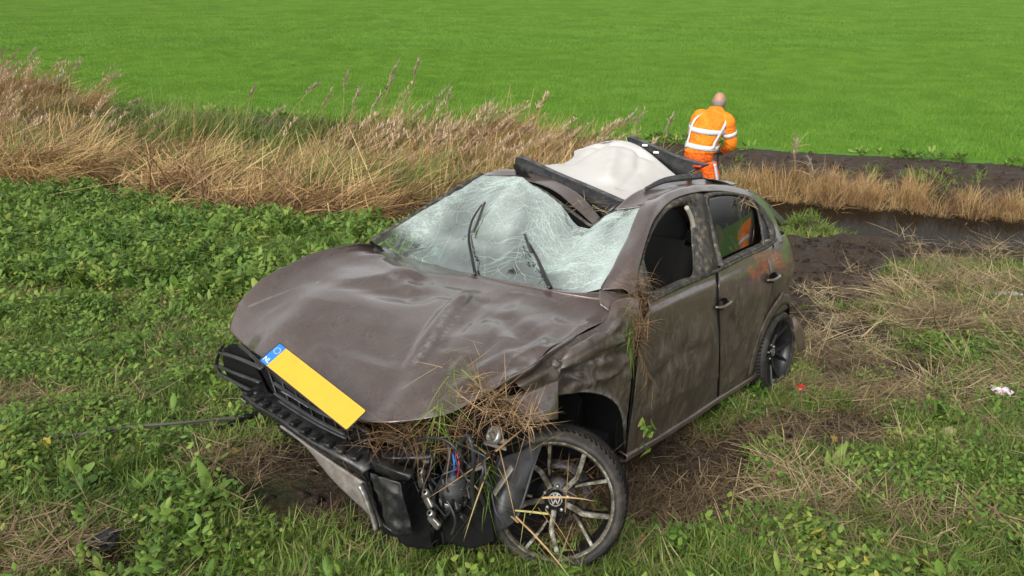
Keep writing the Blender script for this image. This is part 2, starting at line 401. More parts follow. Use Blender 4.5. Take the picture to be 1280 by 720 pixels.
# ---------------------------------------------------------------- plants: near ground
tufts = [qmesh('grass_tuft', *(lambda q: (q[0], q[1], M_GRASS, q[2], q[3]))(merge([
            ribbons(R_, 22, .05, (.05, .14), (.0035, .0075), (.2, 1.0), (.4, 1.5), 4),
            ribbons(R_, 3, .05, (.06, .12), (.002, .004), (.9, 1.4), (.1, .6), 3, vv=(1.2, 1.7))]))) for _ in range(8)]
weeds = [qmesh('weed_rosette', *(lambda q: (q[0], q[1], M_WEED, q[2], q[3]))(merge([
            ribbons(R_, 9, .03, (.07, .15), (.022, .045), (.2, .9), (.5, 1.1), 6, 'petiole', fold=-.35, twist=.25),
            ribbons(R_, 6, .04, (.03, .07), (.012, .026), (.3, 1.1), (.4, .9), 4, 'leaf', fold=-.4, h0=(0, .06))]))) for _ in range(8)]
nettle = [qmesh('tall_weed', *(lambda q: (q[0], q[1], M_WEED, q[2], q[3]))(merge([
            ribbons(R_, 3, .03, (.12, .22), (.003, .005), (.0, .3), (.1, .5), 4, 'straw', vv=(.1, .5))] + [
            ribbons(R_, 6, .035, (.025, .06), (.014, .028), (.7, 1.5), (.3, .9), 4, 'leaf', fold=-.35, h0=(h_, h_+.02)) for h_ in (.02, .06, .10, .14)]))) for _ in range(5)]
dock = [qmesh('dock_leaf', *(lambda q: (q[0], q[1], M_WEED, q[2], q[3]))(merge([
            ribbons(R_, 5, .02, (.10, .20), (.03, .05), (.4, 1.1), (.4, 1.0), 6, 'leaf', fold=-.3, twist=.3), ribbons(R_, 1, .02, (.08, .14), (.03, .045), (1.0, 1.3), (.3, .5), 6, 'leaf', fold=-.2, vv=(.6, 1.0))]))) for _ in range(4)]
clover = [qmesh('small_weed', *(lambda q: (q[0], q[1], M_WEED, q[2], q[3]))(
            ribbons(R_, 26, .07, (.015, .035), (.01, .022), (.8, 1.5), (.0, .5), 4, 'leaf', fold=-.3, h0=(.01, .08)))) for _ in range(5)]
straws = [qmesh('straw_litter', *(lambda q: (q[0], q[1], M_STRAW, q[2], q[3]))(
            ribbons(R_, 34, .10, (.05, .22), (.002, .005), (1.25, 1.62), (-.2, .35), 2, 'straw', h0=(.0, .035)))) for _ in range(6)]
longstraw = [qmesh('flattened_straw', *(lambda q: (q[0], q[1], M_STRAW, q[2], q[3]))(merge([
            ribbons(R_, 30, .16, (.15, .5), (.003, .008), (1.1, 1.6), (-.1, .5), 4, 'blade', h0=(.0, .07)),
            ribbons(R_, 8, .12, (.1, .3), (.003, .007), (.6, 1.2), (.4, 1.0), 4, 'blade', vv=(.0, .4))]))) for _ in range(6)]
reedlim = lambda x, y: np.where(x < -1.0, 9.0, 10.6)
def leafy(x, y):
    s = sval(x, y)
    a = (x < .2)*np.clip((s-3.2)/1.2, 0, 1)*.95; b = (x > .15)*(y < 2.98)*.55 + (y < 4.2)*(x < -.2)*np.clip(.3+.9*vnoise(x, y, 1.6, 49), 0, .8) + (x < -.3)*(y < 3.6)*.35*(vnoise(x, y, 2.0, 47) > 0); c = np.clip(vnoise(x, y, 1.1, 40)*1.4, 0, 1)*.45
    return np.clip(np.maximum(np.maximum(a, b), c + .12), 0, 1)
def d_grass(x, y):
    s = sval(x, y); m = np.maximum(mudmask(x, y), .8*np.clip(vnoise(x, y, 2.3, 70)*1.8-.75+.5*vnoise(x, y, 7, 71), 0, 1)); st = zone(x, y, STRAWZ)
    d = (1-m)**1.2*(1-.45*st)*(1-.2*leafy(x, y)); d*np.clip(.85 + .5*vnoise(x, y, 1.7, 41), .3, 1)
    return d*(s < reedlim(x, y)+.4*vnoise(x, y, 1.2, 42))*~footprint(x, y)
x, y, z = sample(46000, -5.5, 6.5, 1.2, 7.5, d_grass)
place('grass', tufts, x, y, z, .2, .45, 1.2, 'short green verge grass growing around the wrecked car', 'grass')
x, y, z = sample(62000, -11, 9, 6.6, 13.2, lambda x, y: d_grass(x, y)*.95)
place('grass', tufts, x, y, z, .15, .9, 1.7, 'green grass on the slope between the car and the ditch', 'grass')
def d_weed(x, y):
    s = sval(x, y)
    return leafy(x, y)*(1-mudmask(x, y))*(1-.85*zone(x, y, STRAWZ))*(s < reedlim(x, y)+.5*vnoise(x, y, 1.1, 43))*~footprint(x, y, .05, .05)*np.clip(.8+.9*vnoise(x, y, 1.3, 44), .12, 1)
x, y, z = sample(12500, -5.5, 6.5, 1.2, 7.5, d_weed)
place('broadleaf_weeds', weeds+nettle+clover+clover+dock[:1], x, y, z, .3, .35, 1.15, 'low leafy green weeds mixed through the verge grass', 'weeds')
x, y, z = sample(25000, -11, 3, 6.2, 13, d_weed)
place('broadleaf_weeds', weeds+nettle+nettle+clover, x, y, z, .3, .5, 1.9, 'dense leafy green weeds along the foot of the brown reeds', 'weeds')
x, y, z = sample(500, -5.5, 5, 1.2, 8, lambda x, y: (1-mudmask(x, y))*~footprint(x, y, .1, .1)*np.clip(vnoise(x, y, 1.4, 48)*1.6, .03, 1)*(sval(x, y) < 9))
place('dock_leaves', dock, x, y, z, .2, .45, 1.1, 'broad dock leaves standing in clumps in the verge', 'weeds')
x, y, z = sample(700, -.9, 1.0, 2.1, 2.75, lambda x, y: np.ones_like(x))
place('grass', tufts, x, y, z, .15, .8, 1.4, 'fresh grass in front of the front wheel', 'grass')
x, y, z = sample(24000, -5.5, 6.5, 1.2, 8, lambda x, y: (1-mudmask(x, y))*(1-.6*zone(x, y, STRAWZ))*~footprint(x, y)*np.clip(.35+.8*vnoise(x, y, 1.9, 45), .05, 1)*(sval(x, y) < 9))
place('small_weeds', clover, x, y, z, .1, .7, 1.4, 'small round leaved weeds between the grass blades', 'weeds')
def d_litter(x, y):
    st = zone(x, y, STRAWZ); base = np.clip(.10+.5*vnoise(x, y, 1.3, 46), .04, .35)
    return np.maximum(st*.8, base)*(1-.85*mudmask(x, y))*(sval(x, y) < 10.8)
x, y, z = sample(16000, -5.5, 6.5, 1.2, 7.5, lambda x, y: d_litter(x, y)*~footprint(x, y, -.3, -.3))
place('straw_litter', straws, x, y, z+.012, .12, .7, 1.3, 'broken dry straw lying between the grass', 'straw')
x, y, z = sample(4600, 1.5, 9, 4.6, 12.5, lambda x, y: np.maximum(zone(x, y, STRAWZ[:2]+STRAWZ[12:])*np.clip(.35+1.2*vnoise(x, y, 1.5, 60), .05, .8), .07)*(1-.93*mudmask(x, y))*~footprint(x, y)*(sval(x, y) < 12.2)*(sval(x, y) > 5.6))
place('flattened_straw', longstraw, x, y, z+.015, .12, .8, 1.5, 'pale flattened straw heaped on the bank right of the car', 'straw')
rootl = [qmesh('root_litter', *(lambda q: (q[0], q[1], M_STRAW, q[2], q[3]))(
            ribbons(R_, 40, .12, (.03, .14), (.0015, .004), (1.1, 1.7), (-.4, .6), 3, 'straw', h0=(.0, .03), vv=(-.4, .35)))) for _ in range(5)]
x, y, z = sample(5500, -2, 4, 1.8, 6, lambda x, y: np.clip(mudmask(x, y), 0, 1)*np.clip(.35+.9*vnoise(x, y, 1.8, 75), .05, .9)*~footprint(x, y, -.25, -.25))
place('root_litter', rootl, x, y, z+.015, .2, .6, 1.3, 'dark broken roots and straw trodden into the bare earth', 'straw')
x = R_.normal(4.4, .4, 260); y = R_.normal(11.45, .4, 260)
place('grass', tufts, x, y, height(x, y), .3, 1.0, 2.2, 'clump of grass on the earth mound at the water edge', 'grass')
# clods of wet earth
def clodmesh():
    me = bpy.data.meshes.new('clod'); import bmesh
    bm = bmesh.new(); bmesh.ops.create_icosphere(bm, subdivisions=2, radius=.5)
    o = Vector((rnd.uniform(0, 99), rnd.uniform(0, 99), 3))
    for v_ in bm.verts: v_.co *= 1 + .55*mnoise.noise(v_.co*2.2 + o) + .25*mnoise.noise(v_.co*6 + o)
    for v_ in bm.verts: v_.co.z *= .6
    bm.to_mesh(me); bm.free(); me.materials.append(M_CLOD); me.polygons.foreach_set('use_smooth', [True]*len(me.polygons)); return me
clods = [clodmesh() for _ in range(6)]
x, y, z = sample(5200, -3, 6.5, 1.5, 11, lambda x, y: mudmask(x, y)*.8)
o = place('mud_clods', clods, x, y, z, 1.2, .02, .11, 'clods of dark wet earth churned up behind the car', 'mud', sink=.01)
x, y, z = sample(9000, -22, 16, 11, 26, lambda x, y: np.clip(1-np.abs(sval(x, y)-17.2)/1.2, 0, 1))
place('mud_clods', clods, x, y, z, 1.2, .03, .14, 'row of bare earth clods along the edge of the green field', 'mud', sink=.01)

# ---------------------------------------------------------------- plants: reeds in the ditch and grass on the far bank
WIND = RAD(8)
def heap(lean, az_sp): return qmesh('fallen_reeds', *(lambda q: (q[0], q[1], M_REED, q[2], q[3]))(merge([
            ribbons(R_, 24, .30, (.3, .9), (.006, .018), lean, (.1, 1.0), 5, 'blade', az=0, az_sp=az_sp, h0=(0, .15)),
            ribbons(R_, 8, .30, (.2, .5), (.006, .014), (1.0, 2.0), (.2, .9), 4, 'blade', az=0, az_sp=1.8, h0=(.05, .35)),
            ribbons(R_, 4, .25, (.6, 1.2), (.006, .010), lean, (.0, .5), 4, 'straw', az=.3, az_sp=1.0, vv=(.5, 1)),
            ribbons(R_, 16, .32, (.1, .3), (.004, .012), (1.0, 2.2), (.2, .9), 3, 'blade', h0=(.0, .2), vv=(-.5, .15))])))
reedheap = [heap((.4, 1.3), .8) for _ in range(7)]; reedflat = [heap((1.15, 1.6), .55) for _ in range(7)]
reedgreen = [qmesh('green_reeds', *(lambda q: (q[0], q[1], M_REEDG, q[2], q[3]))(
            ribbons(R_, 26, .25, (.3, .8), (.006, .015), (.3, 1.1), (.3, 1.2), 5, 'blade', az=0, az_sp=.8))) for _ in range(3)]
thatch = [qmesh('bank_grass', *(lambda q: (q[0], q[1], M_REED, q[2], q[3]))(merge([
            ribbons(R_, 60, .14, (.25, .6), (.004, .009), (.1, .7), (.3, 1.6), 4, 'blade'),
            ribbons(R_, 20, .14, (.2, .5), (.004, .008), (.9, 1.6), (.6, 1.4), 4, 'blade', az=-1.9, az_sp=.5)]))) for _ in range(5)]
def plume_geo(rng, top, d, L=.24):
    "feathery seed head"
    n = 46; parts = []; V, F, v, t = ribbons(rng, n, .006, (.06, .15), (.009, .018), (.15, .9), (.2, 1.1), 3, 'leaf', az=math.atan2(d[1], d[0]), az_sp=.8)
    V = V.reshape(n, -1, 3) + (np.asarray(top)[None] + np.outer(rng.uniform(-.6, .6, n)*L, np.asarray(d)))[:, None]
    return V.reshape(-1, 3), F, v, t
def stalk_geo(rng, H=1.7, lean=.35, leaves=7):
    th = lean*np.linspace(.5, 1.15, 9); st = H/8; P = [np.zeros(3)]
    for a in th[:-1]: P.append(P[-1] + st*np.array([math.sin(a), 0, math.cos(a)]))
    return np.array(P)
def reed_mesh(rng, H, lean):
    P = stalk_geo(rng, H, lean); m = MB().tube(P, np.linspace(.005, .002, len(P)), 4, False)
    V = np.concatenate(m.V); F = np.array(m.F); parts = [(V, F, np.full(len(V), .6), np.zeros(len(V)))]
    for k in range(7):
        i = rng.integers(2, 8); q = ribbons(rng, 1, 0, (.25, .5), (.010, .018), (.5, 1.0), (.6, 1.5), 5, 'blade', az=0, az_sp=.6)
        parts.append((q[0]+P[i], q[1], q[2], q[3]))
    d = P[-1]-P[-2]; d /= np.linalg.norm(d); pl_ = plume_geo(rng, P[-1]+d*.03, d + np.array([.25, 0, -.05]), .30); parts.append((pl_[0], pl_[1], pl_[2]+10, pl_[3]))
    return merge(parts)
tall = [qmesh('standing_reed', *(lambda q: (q[0], q[1], M_REED, q[2], q[3]))(reed_mesh(R_, R_.uniform(.7, 1.3), R_.uniform(.25, 1.1)))) for _ in range(8)]
def d_reed(x, y):
    s = sval(x, y); near = reedlim(x, y)
    lim = np.interp(x, [-13, -11, -9.5, -4.6, -3.6, -1, 1.5, 2.6], [19.0, 18.4, 14.4, 13.6, 16.4, 17.0, 16.6, 11.5]) + .7*vnoise(x, y, .8, 50)
    return (s > near+.5*vnoise(x, y, .9, 51))*(s < lim)*np.clip(.55+1.15*vnoise(x, y, .8, 52)+.5*vnoise(x, y, 2.1, 68), .02, 1)
upr = lambda x, y: np.clip(np.where((x > -4.2) | (x < -9.5), .95, .12)*np.clip((sval(x, y)-10.6)/2.2, .12, 1)+.35*vnoise(x, y, .5, 62), .03, 1)
x, y, z = sample(30000, -24, 2.8, 8.5, 26, lambda x, y: d_reed(x, y)*upr(x, y))
place('fallen_reeds', reedheap, x, y, np.maximum(z, -.25)+.18*np.clip(vnoise(x, y, .7, 61), 0, 1), .3, .45, 1.2, 'tangle of upright golden reeds filling the ditch behind the bonnet', 'reeds', az=WIND+1.0*vnoise(x, y, .6, 65), azs=.7)
x, y, z = sample(26000, -24, 2.8, 8.5, 26, lambda x, y: d_reed(x, y)*(1-.7*upr(x, y)))
place('flattened_reeds', reedflat, x, y, np.maximum(z, -.25)+.05+.28*np.clip(vnoise(x, y, .8, 63), 0, 1)+.1*np.clip(vnoise(x, y, 2.4, 64), 0, 1), .3, .5, 1.25, 'brown wind-flattened reeds lying over the ditch at left', 'reeds', az=WIND-.25+1.3*vnoise(x, y, .55, 66)+.7*vnoise(x, y, 1.6, 67), azs=.4)
x, y, z = sample(15000, -24, 2.8, 8.3, 26, lambda x, y: (sval(x, y) > reedlim(x, y)+.6)*(sval(x, y) < 16.6)*np.clip(vnoise(x, y, .9, 53)*3.0+.25, 0.08, 1))
place('green_reeds', reedgreen, x, y, np.maximum(z, -.25)+.08, .2, .6, 1.5, 'green blades growing through the brown reeds', 'reeds', az=WIND+vnoise(x, y, .6, 69), azs=.8)
x, y, z = sample(5200, -24, 2.4, 12, 24, lambda x, y: d_reed(x, y)*(sval(x, y) > 11.5)*np.where(x < -9, .9, np.where(x > -4.2, .8, .25)))
place('standing_reeds', tall, x, y, np.maximum(z, -.3), .1, .5, 1.1, 'standing brown reeds with feathery heads among the fallen ones', 'reeds', az=WIND, azs=.35)
def d_bank(x, y):
    s = sval(x, y); return (x > 1.0)*np.clip((s-14.75)/.3, 0, 1)*np.clip((15.75+.45*vnoise(x, y, .9, 55)-s)/.3, 0, 1)*np.clip(.7+.9*vnoise(x, y, 1.1, 56), .08, 1)
x, y, z = sample(5200, .5, 14, 9, 18, d_bank)
place('bank_grass', thatch, x, y, np.maximum(z, -.3), .2, .55, 1.15, 'dry brown grass hanging over the far bank of the ditch', 'grass')
x, y, z = sample(14000, -14, -2, 13, 24, lambda x, y: (sval(x, y) > 13.8)*(sval(x, y) < 16.2)*.6)
place('grass', tufts, x, y, z, .25, .9, 2.0, 'long green grass on the ditch bank behind the fallen reeds', 'grass')
x, y, z = sample(9000, -16, 15, 9, 24, lambda x, y: np.clip(1-np.abs(sval(x, y)-16.3)/1.0, 0, 1)*np.clip(.25+1.4*vnoise(x, y, .7, 57), 0, 1))
place('grass', tufts, x, y, z, .2, 1.2, 2.6, 'green grass tufts on top of the far ditch bank', 'grass')
x, y, z = sample(7000, -14, 15, 12, 24, lambda x, y: np.clip(1-np.abs(sval(x, y)-18.5)/.5, 0, 1)*np.clip(.45+1.2*vnoise(x, y, .6, 58), 0.05, 1))
place('broadleaf_weeds', weeds, x, y, z, .2, 1.0, 2.2, 'pale green weeds along the near edge of the crop field', 'weeds')
# ---------------------------------------------------------------- the crop
def crop_patch(size, n, hgt, wid):
    rows = 5; V, F, v, t = ribbons(R_, n, 0, hgt, wid, (.05, .6), (.2, 1.1), 3, 'blade')
    V = V.reshape(n, -1, 3); off = np.stack([R_.uniform(-.5, .5, n)*size, ((R_.integers(0, rows, n)+.5)/rows-.5)*size + R_.normal(0, .018, n), 0*V[:, 0, 0]], 1)
    return (V+off[:, None]).reshape(-1, 3), F, v, t
crop = [qmesh('crop_patch', *(lambda q: (q[0], q[1], M_CROP, q[2], q[3]))(crop_patch(.7, 430, (.05, .11), (.005, .009)))) for _ in range(4)]
cropf = [qmesh('crop_patch_far', *(lambda q: (q[0], q[1], M_CROP, q[2], q[3]))(crop_patch(1.6, 520, (.06, .12), (.012, .022)))) for _ in range(4)]
def lattice(x0, x1, y0, y1, st, smin):
    X, Y = np.meshgrid(np.arange(x0, x1, st), np.arange(y0, y1, st)); x = X.ravel(); y = Y.ravel()
    k = (np.abs(x) < .68*(y*math.cos(PITCH)+1.3)+1.5) & (sval(x, y) > smin); x, y = x[k], y[k]
    return x + R_.uniform(-.1, .1, len(x))*st, y + R_.uniform(-.1, .1, len(x))*st
x1, y1 = lattice(-30, 30, 11, 38, .62, 18.5); x2, y2 = lattice(-80, 80, 38, 112, 1.45, 18.5)
P = np.concatenate([np.stack([x1, y1, height(x1, y1)], 1), np.stack([x2, y2, height(x2, y2)], 1)])
rz = -.3 + R_.normal(0, .03, len(P)); n1_ = len(x1)
scatter('crop_blades', crop + cropf, P, np.stack([0*rz, 0*rz, rz], 1), R_.uniform(.9, 1.1, len(P)),
        np.concatenate([R_.integers(0, 4, n1_), 4+R_.integers(0, 4, len(x2))]), 'young bright green crop covering the flat field to the horizon', 'crop')
# ================================================================ the wrecked car
# car axes: x forward from the front axle, y to the car's left, z up from the ground under its wheels
def cray(u, v): return (CAR_R.T @ raydir(u, v))
zs_ = [0, .17, .30, .42, .56, .70, .84, .90, .97, 1.40, 1.6]; ys_ = [.74, .775, .79, .822, .832, .818, .835, .80, .78, .575, .45]
def yside(x, z): return np.interp(z, zs_, ys_) - np.clip(x-.2, 0, 9)**2*.5 - np.clip(-2.3-x, 0, 9)**2*.35
SIDE = lambda p: p[:, 1]-yside(p[:, 0], p[:, 2])
HOOD = lambda p: p[:, 2]-(.99-.20*(p[:, 0]+.42)-.10*np.clip(p[:, 0]+.42, 0, 9)**2-.10*p[:, 1]**2)
TS = np.linspace(1.8, 9, 2400)
def solve(u, v, F):
    d = cray(u, v); p = CAR_C + TS[:, None]*d; g = F(p); s = np.where(np.sign(g[:-1]) != np.sign(g[1:]))[0]
    if len(s) == 0: i = int(np.argmin(np.abs(g))); return p[i]
    i = s[0]; a = g[i]/(g[i]-g[i+1]); return CAR_C + (TS[i] + a*(TS[i+1]-TS[i]))*d
def pt(q, F=None, ax=None):
    "control point: car coordinates ('c',x,y,z), a sighting (u,v) on surface F, or (u,v,'axis',value)"
    if isinstance(q, np.ndarray): return q
    if q[0] == 'c': return np.array(q[1:], float)
    if len(q) == 4 or ax:
        a, val = (q[2], q[3]) if len(q) == 4 else ax
        d = cray(q[0], q[1])
        if a == 'd': return CAR_C + d*val
        i = 'xyz'.index(a); return CAR_C + d*((val-CAR_C[i])/d[i])
    return solve(q[0], q[1], F)
def pts(L, F=None, ax=None): return np.array([pt(q, F, ax) for q in L])
def crom(P, n, mode='arc'):
    "Catmull-Rom through the points, resampled to n"
    P = np.asarray(P, float); m = len(P)
    if m == 2: t = np.linspace(0, 1, n)[:, None]; return P[0]*(1-t)+P[1]*t
    E = np.vstack([2*P[0]-P[1], P, 2*P[-1]-P[-2]])
    if mode == 'arc':
        seg = np.linalg.norm(np.diff(P, axis=0), axis=1); c = np.concatenate([[0], np.cumsum(seg)]); c /= c[-1]
        tt = np.interp(np.linspace(0, 1, n), c, np.arange(m))
    else: tt = np.linspace(0, m-1, n)
    i = np.minimum(tt.astype(int), m-2); f = (tt-i)[:, None]
    a, b, c_, d = E[i], E[i+1], E[i+2], E[i+3]
    return .5*((2*b) + (-a+c_)*f + (2*a-5*b+4*c_-d)*f*f + (-a+3*b-3*c_+d)*f**3)
def loft(rows, n, m, mode='arc', mode2='idx'):
    R0 = [crom(r, n, mode) for r in rows]
    return np.stack([crom(np.array([r[i] for r in R0]), m, mode2) for i in range(n)], 1)     # m x n x 3
def coons(top, bot, left, right, n, m):
    "top/bot run left to right, left/right run top to bottom"
    a, b, c, d = crom(top, n), crom(bot, n), crom(left, m), crom(right, m)
    s = np.linspace(0, 1, n)[None, :, None]; t = np.linspace(0, 1, m)[:, None, None]
    c00, c10, c01, c11 = a[0], a[-1], b[0], b[-1]
    return (1-t)*a[None]+t*b[None] + (1-s)*c[:, None]+s*d[:, None] - ((1-s)*(1-t)*c00+s*(1-t)*c10+(1-s)*t*c01+s*t*c11)
def gridF(m, n): 
    i = np.arange(m*n).reshape(m, n); return np.stack([i[:-1, :-1], i[:-1, 1:], i[1:, 1:], i[1:, :-1]], -1).reshape(-1, 4)
def normals(Gd):
    du = np.gradient(Gd, axis=1); dv = np.gradient(Gd, axis=0); n = np.cross(du, dv); return n/(np.linalg.norm(n, axis=2, keepdims=True)+1e-9)
def out_n(Gd):
    "normals turned towards the outside of the car"
    n = normals(Gd); c = np.array([-1.0, 0, .55]); s = np.sign(((Gd-c)*n*np.array([.35, 1, 1.2])).sum(-1, keepdims=True)); s[s == 0] = 1
    return n*np.sign(s.mean() or 1)
def crum(Gd, amp, f, seed=0, ridged=False):
    n = out_n(Gd); o = np.zeros(Gd.shape[:2])
    for i in range(Gd.shape[0]):
        for j in range(Gd.shape[1]):
            v = mnoise.noise(Vector(Gd[i, j]*f) + Vector((seed*3.1, seed*1.7, seed*.9)))
            o[i, j] = (1-abs(v)*2.6) if ridged else v
    return Gd + n*(o*amp)[..., None]
def seg_d(P, a, b):
    a = np.asarray(a); b = np.asarray(b); ab = b-a; t = np.clip(((P-a)@ab)/(ab@ab), 0, 1)
    return np.linalg.norm(P-(a+t[..., None]*ab), axis=-1)
def fold(Gd, line, w, h, kind='gauss'):
    "press a ridge (h>0) or a trough (h<0) along a line of points"
    n = out_n(Gd); d = np.min([seg_d(Gd, line[i], line[i+1]) for i in range(len(line)-1)], axis=0)
    k = np.exp(-(d/w)**2) if kind == 'gauss' else np.clip(1-d/w, 0, 1)
    return Gd + n*(k*h)[..., None]
def sheet(name, Gd, m, parent, thick=.004, flip=False, **k):
    Gd = np.asarray(Gd); F = gridF(*Gd.shape[:2])
    n = normals(Gd).reshape(-1, 3).mean(0); c = Gd.reshape(-1, 3).mean(0) - np.array([-1.0, 0, .5])
    if (n@c < 0) != flip: F = F[:, ::-1]
    return mesh(name, Gd.reshape(-1, 3), F, m, parent, thick=thick, **k)
mir = lambda A: np.asarray(A)*np.array([1, -1, 1])

def on_grid(Gd, u, v, off):
    "where the sight line meets a built surface, lifted off it"
    d = cray(u, v); q = Gd.reshape(-1, 3)-CAR_C; dn = d/np.linalg.norm(d); t = q@dn; e = np.linalg.norm(q-t[:, None]*dn, axis=1); k = np.argsort(e)[:4]
    return CAR_C + dn*(t[k].mean()-off)
# ---- materials
def paint(name, dirt, streak):
    m = mat(name, (.11,.085,.08), .3, metal=.5, spec=.6); g = N(m); o = g.coord('Object'); g.b.inputs['Coat Roughness'].default_value = .07
    a = g.noise(o, 2.2, 8, .7); b = g.noise(o, 14, 6, .7); c = g.noise(g.coord('Object', (1, 1, .35)), 9, 7, .75, 1.5); d = g.noise(o, 60, 4, .7)
    flake = g.mix(g.noise(o, 900, 1), (.084,.060,.051), (.122,.091,.080))
    st_ = g.noise(g.coord('Object', (1, 1, .16)), 16, 7, .75, .8); bl = g.noise(o, 3.5, 6, .7, 1.0)
    mud = g.ramp(g.math('ADD', g.math('MULTIPLY', st_, .65), g.math('MULTIPLY', bl, .35)), [(.36, (.020,.015,.009)), (.48, (.045,.034,.022)), (.56, (.068,.052,.036)), (.68, (.13,.105,.078))])
    sx = g.n('SeparateXYZ'); tcz = g.n('TexCoord'); g.l(tcz.outputs['Object'], sx.inputs[0])
    low = g.math('MULTIPLY', g.ramp(sx.outputs['Z'], [(.28, 1), (.60, .72), (.80, .55), (.86, .42), (.90, 0)]), dirt*.52)
    lo, hi = .60, .80
    f = g.ramp(g.math('ADD', g.math('ADD', g.math('MULTIPLY', a, .6), g.math('MULTIPLY', c, .4)), low), [(lo, 0), (hi, .92)])
    sp = g.math('MAXIMUM', g.ramp(d, [(.57, 0), (.63, .8)]), g.ramp(g.noise(o, 24, 3, .6), [(.66, 0), (.70, .9)]))
    sw = g.noise(g.coord('Object', (1, 1, .55)), 3.2, 5, .6, 3.5); sc = g.ramp(sw, [(.46, 0), (.50, streak), (.54, 0)])
    sc = g.math('MULTIPLY', sc, g.ramp(b, [(.4, 0), (.6, 1)]))
    def hair(scale, sc3, w_):
        mp = g.n('Mapping'); mp.inputs['Scale'].default_value = sc3; mp.inputs['Rotation'].default_value = (.6, .4, .8); g.l(o, mp.inputs[0])
        q = g.noise(mp.outputs[0], scale, 3, .5, .4); return g.ramp(q, [(.5-w_, 0), (.5, 1), (.5+w_, 0)])
    hs1 = g.math('MULTIPLY', hair(5, (1, 5, 1), .006), g.ramp(a, [(.45, 0), (.6, .7)])); hs2 = g.math('MULTIPLY', hair(9, (4, 1, .6), .008), g.ramp(b, [(.5, 0), (.62, .6)]))
    sc = g.math('MAXIMUM', sc, g.math('MAXIMUM', hs1, hs2)); grit = g.ramp(g.noise(o, 160, 3, .8), [(.56, 0), (.66, .55)])
    scuff = g.math('MULTIPLY', g.attr('scuff'), g.ramp(g.noise(o, 26, 5, .75), [(.38, .1), (.6, 1)]))
    col = g.mix(f, flake, mud); col = g.mix(g.math('MULTIPLY', sp, .5), col, (.03,.022,.015)); col = g.mix(g.math('MULTIPLY', grit, g.ramp(a, [(.4, .25), (.62, 1)])), col, (.05,.04,.028)); col = g.mix(sc, col, (.20,.175,.15)); col = g.mix(scuff, col, (.30,.28,.265)); g.col(col)
    g.l(g.math('MULTIPLY', g.math('SUBTRACT', 1.0, f), .35), g.b.inputs['Metallic'])
    g.rough(g.math('ADD', g.math('MULTIPLY', f, .24), g.math('ADD', .26, g.math('MULTIPLY', b, .16))))
    g.l(g.math('MULTIPLY', g.math('SUBTRACT', 1.0, f), .9), g.b.inputs['Coat Weight'])
    g.bump(g.math('ADD', g.math('MULTIPLY', f, .4), g.math('MULTIPLY', sp, .6)), .25, .004); return m
M_PAINT = paint('brown_paint_dusty', .25, .25); M_MUDP = paint('brown_paint_muddy', .85, .45)
M_BLACK = mat('black_plastic', (.014,.014,.015), .32, spec=.5)
g = N(M_BLACK); nz = g.noise(g.coord(), 18, 6, .7); g.col(g.ramp(nz, [(.45, (.012,.012,.013)), (.6, (.02,.019,.017)), (.75, (.075,.06,.042))])); g.rough(g.ramp(nz, [(.4, .22), (.7, .7)]))
M_DULL = mat('dull_black', (.008,.008,.008), .9, spec=.1)
M_LINER = mat('liner_plastic', (.03,.031,.033), .45, spec=.4)
g = N(M_LINER); nz = g.noise(g.coord(), 12, 6, .7, 1); g.col(g.ramp(nz, [(.35, (.02,.02,.021)), (.6, (.045,.045,.046)), (.75, (.10,.09,.075))])); g.rough(g.ramp(nz, [(.4, .3), (.7, .65)]))
M_RUB = mat('tyre_rubber', (.016,.016,.017), .6, spec=.35)
g = N(M_RUB); nz = g.noise(g.coord(), 16, 6, .7); g.col(g.ramp(nz, [(.36, (.014,.014,.014)), (.52, (.035,.031,.026)), (.66, (.085,.068,.048))]))
M_ALLOY = mat('machined_alloy', (.4,.39,.36), .45, metal=.45)
g = N(M_ALLOY); nz = g.noise(g.coord(), 22, 6, .7); g.col(g.ramp(nz, [(.34, (.32,.31,.29)), (.46, (.20,.185,.14)), (.57, (.085,.07,.045))])); g.rough(g.ramp(nz, [(.35, .38), (.55, .85)]))
M_RIMB = mat('black_rim', (.012,.012,.013), .35)
M_METAL = mat('bare_metal', (.36,.35,.33), .4, metal=.8)
g = N(M_METAL); nz = g.noise(g.coord(), 30, 6, .7); g.col(g.ramp(nz, [(.4, (.42,.41,.39)), (.6, (.2,.18,.15)), (.75, (.07,.055,.04))]))
M_CLOTH = mat('sunblind_cloth', (.50,.49,.46), .9, spec=.15)
g = N(M_CLOTH); nz = g.noise(g.coord(), 3, 6, .6); g.col(g.ramp(nz, [(.32, (.46,.44,.40)), (.5, (.52,.505,.475)), (.75, (.54,.53,.50))])); g.bump(g.noise(g.coord(), 400, 2), .1, .001)
M_SEAT = mat('seat_fabric', (.014,.0135,.013), .95, spec=.1); M_TRIM = mat('beige_trim', (.42,.38,.32), .6)
M_WIN = mat('dark_window', (.01,.012,.012), .04, spec=.6); g = N(M_WIN); nz = g.noise(g.coord(), 7, 7, .7, .6)
g.col(g.ramp(nz, [(.5, (.006,.007,.007)), (.75, (.045,.04,.03))])); g.rough(g.ramp(nz, [(.5, .03), (.75, .35)]))
M_YEL = mat('plate_yellow', (.70,.40,.035), .35, spec=.4); M_BLUE = mat('plate_blue', (.02,.19,.55), .35); M_WHITE = mat('white_print', (.8,.8,.8), .5)
g = N(M_YEL); nz = g.noise(g.coord(), 9, 5, .7); g.col(g.ramp(nz, [(.4, (.70,.40,.035)), (.62, (.66,.37,.04)), (.8, (.52,.30,.05))]))
M_PBLK = mat('plate_edge', (.02,.02,.02), .5); M_RED = mat('red_lens', (.45,.02,.01), .15)
